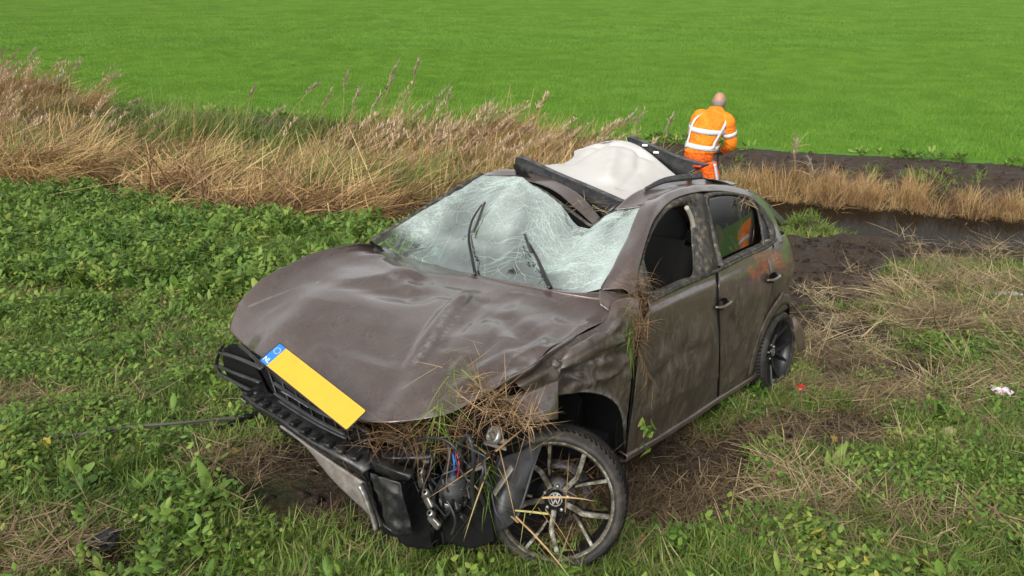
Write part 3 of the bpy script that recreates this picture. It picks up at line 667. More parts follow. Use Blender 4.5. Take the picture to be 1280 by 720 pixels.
M_CABLE = mat('cable_sleeve', (.02,.02,.022), .4); M_CBL = mat('blue_wire', (.01,.12,.5), .4); M_CRED = mat('red_wire', (.4,.01,.04), .4)
# cracked windscreen: wet clear glass with a milky shattered film
M_GLASS = bpy.data.materials.new('cracked_glass'); M_GLASS.use_nodes = True
g = N(M_GLASS); g.b.inputs['Base Color'].default_value = (.56,.65,.60, 1); g.b.inputs['Roughness'].default_value = .22; g.b.inputs['Specular IOR Level'].default_value = .6
tr = g.n('BsdfTransparent'); tr.inputs[0].default_value = (.60,.66,.63, 1); mx = g.n('MixShader')
gl = g.n('BsdfGlossy'); gl.inputs['Roughness'].default_value = .09; gl.inputs['Color'].default_value = (.90,1,.95,1); fr = g.n('Fresnel'); fr.inputs[0].default_value = 1.5; mg = g.n('MixShader')
o = g.coord(); vo = g.n('TexVoronoi'); vo.feature = 'DISTANCE_TO_EDGE'; vo.inputs['Scale'].default_value = 42; vo.inputs['Randomness'].default_value = 1
g.l(g.mix(.12, o, g.n('TexNoise').outputs[1]), vo.inputs['Vector'])
ln = g.ramp(vo.outputs['Distance'], [(.0, 1), (.05, .6), (.09, 0)])
cl = g.ramp(g.noise(o, 2.6, 6, .65, .6), [(.36, .0), (.62, .85)])
haze = g.ramp(g.attr('craze'), [(.0, .0), (.2, .14), (.4, .38), (.6, .60), (1, .95)])
fac = g.math('ADD', haze, g.math('MULTIPLY', g.math('MULTIPLY', ln, g.ramp(g.attr('craze'), [(.15, 0), (.6, .5)])), .6), True)
fac = g.math('MULTIPLY', fac, g.math('ADD', .62, g.math('MULTIPLY', cl, .5)), True)
g.l(fac, mx.inputs[0]); g.l(tr.outputs[0], mx.inputs[1]); g.l(g.b.outputs[0], mx.inputs[2])
g.l(g.math('ADD', g.math('MULTIPLY', fr.outputs[0], .5), .0, True), mg.inputs[0]); g.l(mx.outputs[0], mg.inputs[1]); g.l(gl.outputs[0], mg.inputs[2]); g.l(mg.outputs[0], g.out.inputs[0])
g.bump(g.math('ADD', g.math('MULTIPLY', ln, .5), g.noise(o, 5, 4)), .22, .004)
for nd in (gl, fr): g.l([q for q in g.t.nodes if q.type == 'BUMP'][0].outputs[0], nd.inputs['Normal'])
M_CRACK = mat('glass_crack', (.52,.62,.57), .6, spec=.3)

car = empty('wrecked_car'); car.matrix_world = CAR_M
tag(car, 'badly damaged muddy brown hatchback with crumpled bonnet and shattered windscreen standing on the grass', 'car')

# ---- bonnet
rear = pts([(463,304,'y',-.70), (480,309,'x',-.42), (507,323,'x',-.42), (557,335,'x',-.38), (607,347,'x',-.37), (650,354,'x',-.37), (693,362,'x',-.40), (723,366,'x',-.43), (748,366,'y',.655)])
rgt = pts([(463,304), (438,304), (393,316), (357,333), (327,349), (302,372), (291,391), (284,413)], ax=('y', -.75)); rgt[0] = rear[0]; rgt[1][1] = -.73
lft = pts([(748,366,'y',.655), (768,376,'y',.72), (758,398,'y',.755), (722,417,'y',.765), (690,434,'y',.76), (672,452,'y',.76), (640,470,'y',.745), (610,490,'y',.72)])
frt = pts([(284,413,'y',-.75), (308,434,'y',-.55), (328,450,'y',-.33), (360,478,'y',-.13), (400,505,'y',.12), (440,524,'y',.34), (482,527,'y',.50), (524,524,'y',.59), (560,517,'y',.66), (592,502,'y',.71), (610,490,'y',.72)])
H = coons(rear, frt, rgt, lft, 150, 120)
t_ = np.linspace(0, 1, 120)[:, None]; s_ = np.linspace(0, 1, 150)[None]
H[..., 2] += .045*np.sin(np.pi*s_)*np.sin(np.pi*np.clip(t_*1.05, 0, 1))
hp = lambda L: pts(L, HOOD)
H = fold(H, hp([(310,383), (350,366), (400,352), (440,338), (475,333)]), .035, .020); H = fold(H, hp([(318,398), (360,378), (410,362)]), .04, -.018)
H = fold(H, hp([(425,335), (460,332), (500,345)]), .09, .035); H = fold(H, hp([(400,372), (450,372), (520,372)]), .07, -.022)
H = fold(H, hp([(587,362), (560,392), (540,425), (520,455)]), .03, .020); H = fold(H, hp([(605,372), (578,405), (556,440)]), .045, -.02)
H = fold(H, hp([(700,372), (720,392), (700,415)]), .05, -.025); H = fold(H, hp([(735,372), (745,385), (715,405)]), .02, .018)
H = fold(H, hp([(630,395), (650,420), (640,450)]), .06, -.02); H = fold(H, hp([(672,440), (640,452), (600,470), (575,490)]), .035, .022)
H = fold(H, hp([(470,430), (500,470), (480,500)]), .07, -.015); H = fold(H, hp([(325,360), (380,328), (440,312)]), .03, -.012)
H = fold(H, hp([(310,383), (350,368), (400,352), (445,337)]), .03, .012, 'lin'); H = fold(H, hp([(590,362), (562,392), (538,430), (522,452)]), .028, .012, 'lin')
H = fold(H, hp([(470,335), (500,350), (520,372)]), .06, .018, 'lin'); H = fold(H, hp([(700,398), (672,425), (640,440), (612,462)]), .03, .012, 'lin')
for L, w_, h_ in (([(305,386), (350,368), (398,353), (442,338), (470,334)], .05, .016), ([(588,363), (560,392), (536,430), (520,458)], .05, .020), ([(640,362), (600,400), (585,440)], .07, -.014), ([(520,352), (470,362), (420,378), (350,400)], .08, -.014),
                 ([(430,336), (470,345), (520,345)], .05, .014), ([(690,378), (650,405), (625,440), (600,470)], .05, .012), ([(730,372), (690,400), (660,430)], .045, -.014), ([(400,440), (450,455), (520,470)], .06, .008)): H = fold(H, hp(L), w_, h_, 'lin')
H = crum(H, .014, 2.2, 1); H = crum(H, .004, 6.5, 2); H = crum(H, .003, 4, 9, True)
def near_line(Gd, L, w_): 
    return np.exp(-(np.min([seg_d(Gd, L[i], L[i+1]) for i in range(len(L)-1)], axis=0)/w_)**2)
scf = np.max([near_line(H, np.array([on_grid(H, u, v, 0) for u, v in L]), w_)*k for L, w_, k in (([(585,364), (558,392), (538,425), (520,452)], .012, .9), ([(596,366), (572,396), (552,424)], .006, .6), ([(312,383), (350,367), (400,352)], .006, .7),
      ([(430,336), (462,334), (495,348)], .03, .35), ([(640,365), (655,366), (700,378)], .008, .5), ([(610,488), (640,471), (668,452)], .012, .7), ([(590,500), (560,515), (520,522)], .010, .6), ([(560,462), (585,440)], .008, .4))], axis=0)
sheet('bonnet', H, M_PAINT, car, .003, attrs=dict(scuff=scf.ravel()))
# the folded-over edge of the bonnet above the left wheel
lip = loft([pts([(722,417,'y',.765), (690,434,'y',.76), (672,452,'y',.77), (640,470,'y',.755), (608,491,'y',.73)]),
            pts([(716,424,'y',.775), (682,444,'y',.80), (664,460,'y',.815), (636,474,'y',.80), (606,494,'y',.76)]),
            pts([(712,431,'y',.765), (680,455,'y',.765), (664,468,'y',.78), (640,480,'y',.77), (618,490,'y',.74)])], 50, 12)
sheet('bonnet_edge', crum(lip, .006, 9, 5), M_PAINT, car, .003)

# ---- left front wing, crumpled
r0 = pts([(800,372,'y',.775), (782,372,'y',.765), (766,379,'y',.745), (755,401,'y',.765), (722,420,'y',.77), (694,436,'y',.765), (676,454,'y',.77), (640,474,'y',.75)])
r1 = pts([(797,410), (786,405), (772,412), (754,425), (728,438), (704,448), (684,464), (648,482)], SIDE)
r2 = pts([(791,445,), (782,440), (768,440), (750,446), (728,452), (708,460), (690,474), (656,488)], SIDE)
r3 = pts([(787,485), (780,476), (767,468), (750,468), (730,470), (710,476), (696,484), (664,494)], SIDE)
r4 = pts([(781,560), (779,528), (772,508), (762,498), (748,492), (728,490), (710,493), (699,496)], SIDE)
Wg = loft([r0, r1, r2, r3, r4], 110, 80, 'idx')
sp_ = lambda L: pts(L, SIDE)
Wg = fold(Wg, sp_([(768,385), (752,408), (720,430), (692,450)]), .035, -.045); Wg = fold(Wg, sp_([(775,425), (745,432), (715,450), (690,470)]), .028, .028)
Wg = fold(Wg, sp_([(772,455), (745,450), (735,470), (738,490)]), .03, .018); Wg = fold(Wg, sp_([(700,460), (715,470), (702,484)]), .035, -.05)
Wg = fold(Wg, sp_([(780,450), (760,470), (735,478), (712,482)]), .022, .02); Wg = fold(Wg, sp_([(780,400), (770,430), (776,460)]), .03, -.02)
Wg = fold(Wg, sp_([(776,400), (752,418), (724,432), (700,446)]), .03, .030, 'lin'); Wg = fold(Wg, sp_([(784,470), (765,452), (760,430)]), .03, .02, 'lin'); Wg = fold(Wg, sp_([(735,478), (722,468), (716,450)]), .02, .018, 'lin'); Wg = fold(Wg, sp_([(770,420), (748,442), (742,470), (748,490)]), .035, -.022, 'lin'); Wg = fold(Wg, sp_([(760,447), (730,455), (708,462)]), .022, -.020, 'lin'); Wg = crum(Wg, .005, 3.5, 3); Wg = crum(Wg, .002, 10, 4, True); wsc = np.max([near_line(Wg, sp_(L), w_)*k for L, w_, k in (([(775,425), (745,432), (715,450), (690,470)], .012, .8), ([(760,447), (730,455), (708,462)], .008, .8), ([(781,530), (765,500), (748,493), (728,491)], .02, .9), ([(770,420), (748,442), (742,470)], .008, .6), ([(776,400), (752,418), (724,432)], .010, .6))], axis=0)
sheet('front_wing', Wg, M_MUDP, car, .003, attrs=dict(scuff=wsc.ravel()))
Fl = loft([pts([(699,474,'y',.85), (684,480,'y',.83), (664,488,'y',.82), (642,494,'y',.79), (626,496,'y',.77)]),
           pts([(699,500,'y',.87), (688,506,'y',.87), (668,506,'y',.86), (652,502,'y',.82), (634,502,'y',.79)]),
           pts([(697,524,'y',.88), (684,525,'y',.90), (668,527,'y',.90), (655,515,'y',.86), (644,505,'y',.82)])], 40, 30)
sheet('torn_wing_flap', crum(crum(Fl, .010, 7, 7), .004, 14, 8), M_PAINT, car, .003)
arch = loft([pts([(781,565), (780,530), (774,511), (763,499), (748,492), (728,490), (708,493), (692,500), (670,520)], SIDE), pts([(781,565), (780,530), (774,511), (763,499), (748,492), (728,490), (708,493), (692,500), (670,520)], SIDE)*np.array([1, 0, 1])+np.array([0, .42, 0])], 40, 8)
mesh('wheel_arch_liner', arch.reshape(-1, 3), gridF(8, 40), M_DULL, car)

sheet('wing_top_corner', loft([pts([(751,361,'y',.665), (775,365,'y',.72), (800,369,'y',.772)]), pts([(750,369,'y',.675), (772,378,'y',.745), (799,384,'y',.785)]), pts([(752,380,'y',.70), (770,392,'y',.755), (797,400,'y',.785)])], 20, 12)+np.array([0, -.006, -.004]), M_PAINT, car, .003)
# ---- doors (left side)
def side_panel(name, rows, n, m, mt, folds=(), amp=.004, seed=1, mirrorname=None):
    Gd = loft([pts(r, SIDE) for r in rows], n, m, 'idx', 'idx')
    base = Gd.copy()
    for L, w_, h_ in folds: Gd = fold(Gd, sp_(L), w_, h_)
    Gd = crum(crum(Gd, amp, 3.0, seed), amp*.35, 9, seed+5); sheet(name, Gd, mt, car, .004)
    if mirrorname: sheet(name, mir(base), mt, car, .004)
    return Gd
side_panel('front_door', [[(810,374), (838,361), (868,348), (896,336)], [(812,385), (838,372), (868,358), (896,347)], [(806,402), (836,386), (866,373), (897,360)],
    [(799,440), (832,420), (866,402), (898,388)], [(794,490), (828,462), (864,440), (898,424)], [(788,535), (824,508), (862,480), (898,458)], [(783,573), (820,549), (858,525), (896,500)]],
    60, 60, M_MUDP, [([(820,480), (850,440), (880,440)], .05, -.02), ([(800,520), (850,490), (895,470)], .02, .008), ([(870,400), (860,440), (880,480)], .06, -.012)], .007, 11, True)
side_panel('rear_door', [[(899,335), (920,325), (945,315), (966,303)], [(899,346), (920,336), (945,326), (967,315)], [(899,359), (922,350), (946,340), (968,328)],
    [(900,387), (922,376), (945,366), (966,357)], [(901,423), (920,410), (940,398), (958,387)], [(901,457), (917,444), (934,432), (949,424)], [(899,499), (912,490), (926,480), (940,470)]],
    50, 60, M_MUDP, [([(915,400), (930,430), (915,460)], .05, -.016), ([(905,480), (930,460), (945,445)], .02, .008)], .006, 17, True)
# body behind the rear door, running round to the tail
def sec(z, w_, xe): return [('c', -2.20, w_+.004-.012, z), ('c', -2.43, w_-.004, z), ('c', -2.62, w_-.02, z), ('c', -2.80, w_-.07, z), ('c', -2.95, w_-.19, z), ('c', xe, .40, z), ('c', xe-.03, 0, z)]
Q = [[pt(q) for q in sec(z, w_, xe)] for z, w_, xe in ((1.05, .735, -2.98), (.96, .785, -3.02), (.84, .825, -3.08), (.70, .81, -3.10), (.57, .825, -3.12))]
Gq = loft(Q, 50, 30, 'idx'); Gr = crum(Gq, .006, 3, 23); sheet('rear_quarter_panel', Gr, M_MUDP, car, .004); sheet('rear_quarter_panel', mir(Gq), M_MUDP, car, .004)
ar = [('c', -2.12, .80, .22), ('c', -2.13, .815, .36), ('c', -2.19, .83, .50), ('c', -2.30, .835, .59), ('c', -2.47, .83, .63), ('c', -2.64, .81, .59), ('c', -2.76, .78, .50), ('c', -2.82, .75, .36)]
up = [(940,470), (945,448), (949,425), (958,392), (966,357)]
A1 = pts([(940,472), (943,458), (948,438), (953,415), (958,396)], SIDE); A2 = np.array([pt(q) for q in ar[:5]])
for sgn in (1, -1):
    q1 = crom(A2, 20); q1[:, 1] *= sgn; q0 = crom(np.array([(-2.08,.79,.20), (-2.06,.81,.36), (-2.10,.83,.52), (-2.2,.835,.62), (-2.43,.83,.72)]), 20); q0[:, 1] *= sgn
    sheet('rear_wheel_arch', loft([q0, q1], 20, 4), M_MUDP, car, .004)
    q = crom(np.array([pt(a) for a in ar[4:]]), 20); q[:, 1] *= sgn; q2 = crom(np.array([(-2.43,.82,.70), (-2.64,.80,.66), (-2.80,.77,.56), (-2.90,.70,.36)]), 20); q2[:, 1] *= sgn
    sheet('rear_wheel_arch', loft([q2, q], 20, 4), M_MUDP, car, .004)
    full = crom(np.array([pt(a) for a in ar]), 40); inn = full.copy(); full[:, 1] *= sgn; inn[:, 1] = .45*sgn
    mesh('wheel_arch_liner', loft([full, inn], 40, 5).reshape(-1, 3), gridF(5, 40), M_DULL, car)
bz = [[('c', -2.84, .74, z), ('c', -2.95, .64, z), ('c', -3.12, .38, z), ('c', -3.15, 0, z), ('c', -3.12, -.38, z), ('c', -2.95, -.64, z), ('c', -2.84, -.74, z)] for z in (.58, .45, .30, .20)]
sheet('rear_bumper', crum(loft([[pt(q) for q in r] for r in bz], 60, 16, 'idx'), .012, 4, 31), M_MUDP, car, .006)
# torn bumper corner hanging behind the rear wheel
sheet('bumper_corner', crum(loft([pts([(993,396,'y',.80), (1001,404,'y',.83), (1006,420,'y',.85), (1006,437,'y',.86)]), pts([(985,405,'y',.80), (992,414,'y',.84), (996,428,'y',.86), (999,440,'y',.86)])], 20, 10), .006, 8, 33), M_PAINT, car, .006)
# tailgate
tg = [[('c', x_, w_, z) for w_ in (.62*k, .3*k, 0, -.3*k, -.62*k)] for x_, z, k in ((-2.42, 1.34, .86), (-2.62, 1.20, .95), (-2.80, 1.04, 1), (-2.98, .98, 1.02), (-3.06, .72, 1.03), (-3.09, .58, 1.03))]
TG = loft([[pt(q) for q in r] for r in tg], 30, 40, 'idx'); TG[..., 0] -= .03*np.cos(TG[..., 1]*2); sheet('tailgate', TG, M_MUDP, car, .01)
sheet('rear_window', TG[3:19, 3:-3] + np.array([-.012, 0, .008]), M_WIN, car, .004)

# ---- sill
for sgn in (1, -1):
    L = pts([(779,577), (820,553), (858,529), (893,505), (920,488), (946,470)], SIDE); L2 = L + np.array([0, .012, .035]); L3 = L + np.array([0, -.14, -.02]); 
    rr = [L3, L, L+np.array([0, .014, .012]), L2, L2+np.array([0, -.05, .01])]
    S = loft([q*np.array([1, sgn, 1]) for q in rr], 50, 14); sheet('sill', crum(S, .004, 6, 41), M_PAINT, car, .004)

# ---- pillars, roof edge
top = pts([(752,362,'y',.665), (758,350,'y',.66), (767,332,'y',.645), (782,301,'y',.60), (802,257,'y',.54), (820,243,'y',.50), (838,236,'y',.48), (862,232,'y',.47), (900,232,'y',.47), (930,240,'y',.48), (950,252,'y',.50), (964,272,'y',.56), (973,292,'y',.66), (977,306,'y',.73)])
bot = pts([(797,372,'y',.775), (798,350,'y',.76), (799,333,'y',.745), (808,300,'y',.70), (819,273,'y',.655), (838,252,'y',.605), (858,243,'y',.59), (884,239,'y',.585), (912,240,'y',.59), (938,247,'y',.61), (954,262,'y',.645), (964,280,'y',.69), (969,296,'y',.735), (971,306,'y',.75)])
midl = (top+bot)/2 + np.array([0, .02, .022])
for sgn, nm in ((1, 1), (-1, 0)):
    f = np.array([1, sgn, 1]); 
    if sgn < 0: t2, m2, b2 = [mir(q) for q in (top, midl, bot)]
    else: t2, m2, b2 = top, midl, bot
    sheet('roof_side_frame', crum(loft([t2, m2, b2], 120, 14, 'idx'), .004, 6, 51), M_PAINT, car, .006)
# door frame, window seals and the open driver's window
fo = pts([(812,375), (800,352), (802,325), (812,293), (824,268), (840,253), (860,245), (878,243), (884,262), (890,300), (896,338), (872,348), (840,362)], SIDE)
fi = pts([(816,369), (807,345), (804,318), (813,296), (824,277), (836,263), (850,257), (860,257), (868,272), (871,305), (872,343), (858,350), (836,360)], SIDE)
def ring(name, a, b, m, n=90, dep=.03, par=None):
    a = crom(np.vstack([a, a[:1]]), n); b = crom(np.vstack([b, b[:1]]), n); c = b - np.array([0, dep, .0]); e = a-np.array([0, dep, 0])
    Gd = np.stack([e, a, (a+b)/2+np.array([0, .006, .003]), b, c]); return mesh(name, Gd.reshape(-1, 3), gridF(5, n), m, par or car)
M_SEAL = mat('dirty_seal', (.03,.03,.03), .6); g = N(M_SEAL); nz = g.noise(g.coord(), 26, 6, .7); g.col(g.ramp(nz, [(.38, (.012,.012,.012)), (.52, (.05,.045,.035)), (.64, (.16,.13,.09)), (.75, (.30,.28,.24))])); g.bump(nz, .5, .006)
dfr = ring('window_frame', fo+np.array([0, .004, 0]), fi, M_SEAL); 
mb = MB().tube(crom(fi+np.array([0, -.012, 0]), 60), .006, 6); mb.build('rubber_seal', M_SEAL, dfr)
mb = MB().tube(crom(pts([(858,259), (864,272), (868,290), (871,315), (872,343)], ax=('y', .66)), 30), np.full(30, .012), 8); mb.build('pillar_trim', M_TRIM, car)
sheet('mirror_corner_glass', loft([pts([(803,317), (804,335), (806,352), (816,369)], SIDE), pts([(803.5,317), (808,335), (813,352), (818,369)], SIDE)], 12, 4), M_WIN, car, .004)
# rear door window + quarter light
ro = pts([(902,333), (893,300), (884,262), (882,244), (910,240), (936,245), (953,259), (965,278), (969,296), (956,308), (930,320)], SIDE)
ri = pts([(904,329), (896,300), (888,265), (886,248), (910,244), (933,248), (949,261), (960,279), (965,296), (954,305), (930,316)], SIDE)
rf = ring('window_frame', ro+np.array([0, .003, 0]), ri, M_SEAL, 80)
Gw = loft([pts([(886,247), (910,243), (934,248)], SIDE), pts([(890,275), (918,268), (946,266)], SIDE), pts([(896,300), (924,292), (951,284)], SIDE), pts([(904,331), (930,318), (955,306)], SIDE)], 24, 24, 'idx')
Gw[..., 1] -= .006 + np.linspace(0, 1, 24)[:, None]**1.2*.043
sheet('rear_side_window', mir(Gw), M_WIN, car, .004)
sheet('front_side_window', loft([mir(fi[[2, 3, 4, 5, 6, 7]]), mir(fi[[0, 12, 12, 11, 11, 10]])], 14, 8, 'idx'), M_WIN, car, .004)
sheet('rear_side_window', Gw, M_WIN, car, .004)
Gk = loft([pts([(949,259), (952,262), (955,266)], SIDE), pts([(954,284), (960,284), (964,284)], SIDE), pts([(956,307), (961,303), (966,298)], SIDE)], 8, 16, 'idx')
sheet('quarter_window', Gk + np.array([0, -.012, 0]), M_WIN, car, .004)
MB().tube(pts([(935,247), (947,262), (952,284), (955,308)], SIDE), .010, 6).build('window_divider', M_SEAL, car)
wl = pts([(812,376), (840,362), (872,348), (897,337), (930,321), (958,308), (970,299)], SIDE)
sheet('waist_seal', loft([wl+np.array([0, .003, .008]), wl+np.array([0, .010, -.004]), wl+np.array([0, .004, -.014])], 60, 6), M_SEAL, car, .004)
bp = loft([pts([(882,243), (890,290), (899,337)], SIDE), pts([(872,250), (880,295), (889,341)], SIDE)], 20, 6); sheet('middle_pillar', bp+np.array([0, -.016, 0]), M_SEAL, car, .05)
for sgn in (-1,):
    Gm = loft([mir(fi[[0, 3, 7]]), mir(fi[[0, 12, 10]])], 10, 6)
# handles
for (u, v) in ((902, 380), (965, 347)):
    h = pt((u, v), SIDE); a = h+np.array([-.085, 0, .006]); b = h+np.array([.085, 0, -.004])
    dish = MB(); aa = np.linspace(0, 2*np.pi, 20)[:-1]
    dish.add([h+np.array([.075*math.cos(q), .004, .034*math.sin(q)]) for q in aa]+[h+np.array([0, -.02, 0])], [(i, (i+1) % 19, 19) for i in range(19)])
    hd = dish.build('door_handle_recess', M_DULL, car)
    MB().tube(crom(np.array([a, a+np.array([.03, .028, .003]), h+np.array([0, .034, .003]), b+np.array([-.03, .028, 0]), b]), 16), [.011]*16, 8, True, .7).build('door_handle', M_PAINT, car)
# door gaps
for L in ([(803,392), (796,430), (792,480), (787,530), (782,572)], [(897.5,340), (898.5,380), (899.5,430), (899,470), (897,502)], [(967,306), (969,330), (966,357), (958,388), (949,424), (941,468)]):
    MB().tube(crom(pts(L, SIDE)+np.array([0, -.004, 0]), 30), .006, 5).build('panel_gap', M_DULL, car)
gp = loft([pts([(805,386), (797,430), (793,480), (789,530), (783,572)], SIDE), pts([(799,384), (789,430), (785,480), (780,530), (777,560)], SIDE)], 24, 4)
sheet('door_jamb', gp+np.array([0, -.035, 0]), M_DULL, car, .01)

# ---- windscreen
wb = pts([(466,303,'y',-.68), (507,324,'x',-.44), (557,336,'x',-.40), (607,348,'x',-.39), (650,355,'x',-.39), (693,363,'x',-.42), (723,367,'x',-.45), (751,360,'y',.645)])
wt = pts([(603,220,'y',-.56), (622,221,'x',-1.12), (645,221,'x',-1.13), (660,230,'x',-1.10), (680,240,'x',-1.06), (707,260,'x',-1.0), (727,275,'x',-.95), (738,282,'x',-.93), (748,276,'x',-.945), (773,262,'x',-.98), (803,257,'y',.54)])
wl_ = pts([(603,220,'y',-.56), (560,244,'y',-.59), (515,272,'y',-.62), (480,294,'y',-.66), (466,303,'y',-.68)])
wr_ = pts([(803,257,'y',.54), (784,300,'y',.59), (768,332,'y',.63), (751,360,'y',.645)])
Wd = coons(wt, wb, wl_, wr_, 90, 60)
ws_ = lambda L: np.array([Wd[int(b*59), int(a*89)] for a, b in L])
t_ = np.linspace(0, 1, 60)[:, None]; s_ = np.linspace(0, 1, 90)[None]
Wd = Wd + out_n(Wd)*(.03*np.sin(np.pi*t_)*np.sin(np.pi*s_))[..., None]
Wd = fold(Wd, ws_([(.66, 0), (.66, .3), (.72, .62)]), .10, -.05); Wd = fold(Wd, ws_([(.25, 0), (.3, .3), (.36, .7)]), .05, .02); Wd = fold(Wd, ws_([(.42, .2), (.5, .5), (.62, .85)]), .05, .015)
Wd = crum(crum(Wd, .010, 5, 61), .004, 11, 62, True)
cz = np.zeros((60, 90))
def addc(L, w_, a_): 
    global cz
    pl = ws_(L); d = np.min([seg_d(Wd, pl[i], pl[i+1]) for i in range(len(pl)-1)], axis=0); cz = np.maximum(cz, a_*np.exp(-(d/w_)**2))
addc([(1, 0), (1, .5), (.99, 1)], .12, 1.0); addc([(0, 0), (.25, .0), (.5, .02), (.75, .02), (1, 0)], .09, .85); addc([(.02, .1), (.0, .6)], .09, .6)
addc([(.27, .0), (.3, .3), (.42, .5)], .16, .65); addc([(.5, .1), (.62, .4), (.8, .7), (.96, .85)], .15, .75); addc([(.75, .1), (.85, .4), (.97, .8)], .14, .8); addc([(.1, .2), (.3, .35)], .2, .5)
addc([(.2, .97), (.6, .99), (.95, .98)], .03, .55); addc([(.0, .5), (.06, .75), (.10, .95)], .14, .75); addc([(.1, .75), (.3, .8)], .08, .45)
cz = np.maximum(cz, .22 + .18*vnoise(s_*9+t_*2, t_*5, 1, 3)) * np.clip(1.2-1.0*np.clip((t_-.68)/.2, 0, 1)*np.clip((.88-s_)/.1, 0, 1), .0, 1)
glass = mesh('windscreen', Wd.reshape(-1, 3), gridF(60, 90), M_GLASS, car, attrs=dict(craze=np.clip(cz, 0, 1).ravel()))
# long cracks, each a thin raised ribbon on the glass
rr = random.Random(5); cr = MB(); Nn = out_n(Wd)
def wat(a, b):
    a = min(max(a, 0), .999)*88; b = min(max(b, 0), .999)*58; i, j = int(b), int(a); f, e = b-i, a-j
    L = lambda A: (A[i, j]*(1-f)*(1-e)+A[i+1, j]*f*(1-e)+A[i, j+1]*(1-f)*e+A[i+1, j+1]*f*e); return L(Wd)+L(Nn)*.0025
def crack(a, b, ang, ln, w_=.0011, curve=0, br=.25, lvl=0):
    P = [wat(a, b)]; st = .018; n = int(ln/st)
    for k in range(n):
        ang += curve*st + rr.gauss(0, .16); a += math.cos(ang)*st; b += math.sin(ang)*st*1.5
        if not (0 < a < 1 and 0 < b < 1): break
        P.append(wat(a, b))
        if lvl < 2 and rr.random() < br: crack(a, b, ang+rr.choice((-1, 1))*rr.uniform(.4, 1.1), ln*rr.uniform(.15, .5), w_*.7, rr.uniform(-2, 2), br*.5, lvl+1)
    if len(P) > 2: cr.tube(np.array(P), [w_*.55*rr.uniform(.5, 1)]*(len(P)-1)+[w_*.1], 3, False)
for k in range(9): crack(.28+rr.gauss(0, .02), .02, RAD(rr.uniform(5, 175)), rr.uniform(.3, .8), .0012, rr.uniform(-.8, .8))
for k in range(9): crack(rr.uniform(.33, .62), rr.uniform(.03, .35), RAD(rr.uniform(25, 75)), rr.uniform(.3, .8), .0012, rr.uniform(-1.2, .6))
for k in range(18): crack(.99, rr.uniform(.02, .98), RAD(rr.uniform(120, 240)), rr.uniform(.08, .35), .0011, rr.uniform(-2, 2), .4)
for k in range(13): crack(rr.uniform(.02, .98), .02, RAD(rr.uniform(40, 140)), rr.uniform(.08, .3), .001, rr.uniform(-2, 2), .4)
for k in range(9): crack(.01, rr.uniform(.05, .9), RAD(rr.uniform(-50, 50)), rr.uniform(.1, .4), .001, rr.uniform(-2, 2))
for k in range(8): crack(rr.uniform(.1, .9), .98, RAD(rr.uniform(200, 340)), rr.uniform(.06, .25), .001, rr.uniform(-2, 2))
tag(cr.build('cracks', M_CRACK, glass, smooth=False), kind='stuff')
# screen pillars and surround
MB().tube(crom(wl_+np.array([-.01, -.012, .004]), 30), .016, 8).build('windscreen_pillar', M_SEAL, car)
rp_ = crom(wl_, 30); sheet('pillar_panel', loft([rp_+np.array([0, -.01, .01]), rp_+np.array([-.02, -.05, -.005]), rp_+np.array([-.06, -.10, -.06])], 30, 6), M_PAINT, car, .004)
MB().tube(crom(wt+np.array([-.01, 0, 0]), 60), .008, 6).build('windscreen_seal', M_SEAL, car)
MB().tube(crom(wr_+np.array([0, .006, .004]), 30), .007, 6).build('windscreen_seal', M_SEAL, car)
sheet('scuttle_panel', loft([wb+np.array([-.02, 0, -.02]), wb+np.array([.01, 0, -.06]), wb+np.array([.04, 0, -.16])], 60, 6), M_BLACK, car, .004)
# wipers
def wiper(L, Lb, r=.006):
    w_ = MB().tube(crom(np.array([on_grid(Wd, u, v, .05) for u, v in L]), 20), np.linspace(r*1.5, r*.8, 20), 6, True, .7).build('wiper', M_BLACK, car)
    MB().tube(crom(np.array([on_grid(Wd, u, v, .06) for u, v in Lb]), 12), .008, 6, True, .6).build('wiper_blade', M_LINER, w_)
wiper([(594,343), (590,322), (586,298), (590,276), (602,256)], [(592,290), (598,275), (606,253)])
wiper([(688,360), (681,345), (671,322), (661,304)], [(664,316), (660,305), (656,293)], .009)

# ---- roof: crushed front panel, sunroof frames, torn sunblind
sheet('roof_front_panel', crum(loft([pts([(651,226,'x',-1.12), (664,227,'x',-1.16), (692,238,'x',-1.12), (722,262,'x',-1.06), (742,281,'x',-.98)]), pts([(640,214,'x',-1.30), (668,217,'x',-1.28), (700,228,'x',-1.24), (730,248,'x',-1.16), (750,272,'x',-1.08)])], 40, 14), .006, 7, 71), M_PAINT, car, .004)
sheet('roof_corner_panel', loft([pts([(600,221,'x',-1.06), (622,223,'x',-1.12), (646,224,'x',-1.14)]), pts([(606,216,'x',-1.18), (627,212,'x',-1.24), (646,212,'x',-1.26)])], 16, 8), M_PAINT, car, .004)
def beam(name, A, B, w_, m, par=car):
    "flat-faced bar between two sighted edges, given real depth"
    A = crom(A, 30); B = crom(B, 30); D = np.array([-.07, 0, 0.01]); Gd = np.stack([A+D*.9, A, B, B+D]); return sheet(name, Gd, m, par, .01)
beam('sunroof_front_frame', pts([(645,198,'x',-1.30), (690,219,'x',-1.28), (735,238,'x',-1.25), (776,256,'x',-1.20)]), pts([(644,211,'x',-1.30), (688,236,'x',-1.27), (728,258,'x',-1.22), (754,272,'x',-1.16)]), 0, M_BLACK)
mb = MB(); mb.tube(crom(pts([(646,214,'x',-1.24), (690,240,'x',-1.2), (735,270,'x',-1.12)]), 24), .012, 6); mb.tube(crom(pts([(655,216,'x',-1.27), (700,243,'x',-1.22), (742,267,'x',-1.16)]), 24), .008, 6)
mb.build('sunroof_rail', M_DULL, car)
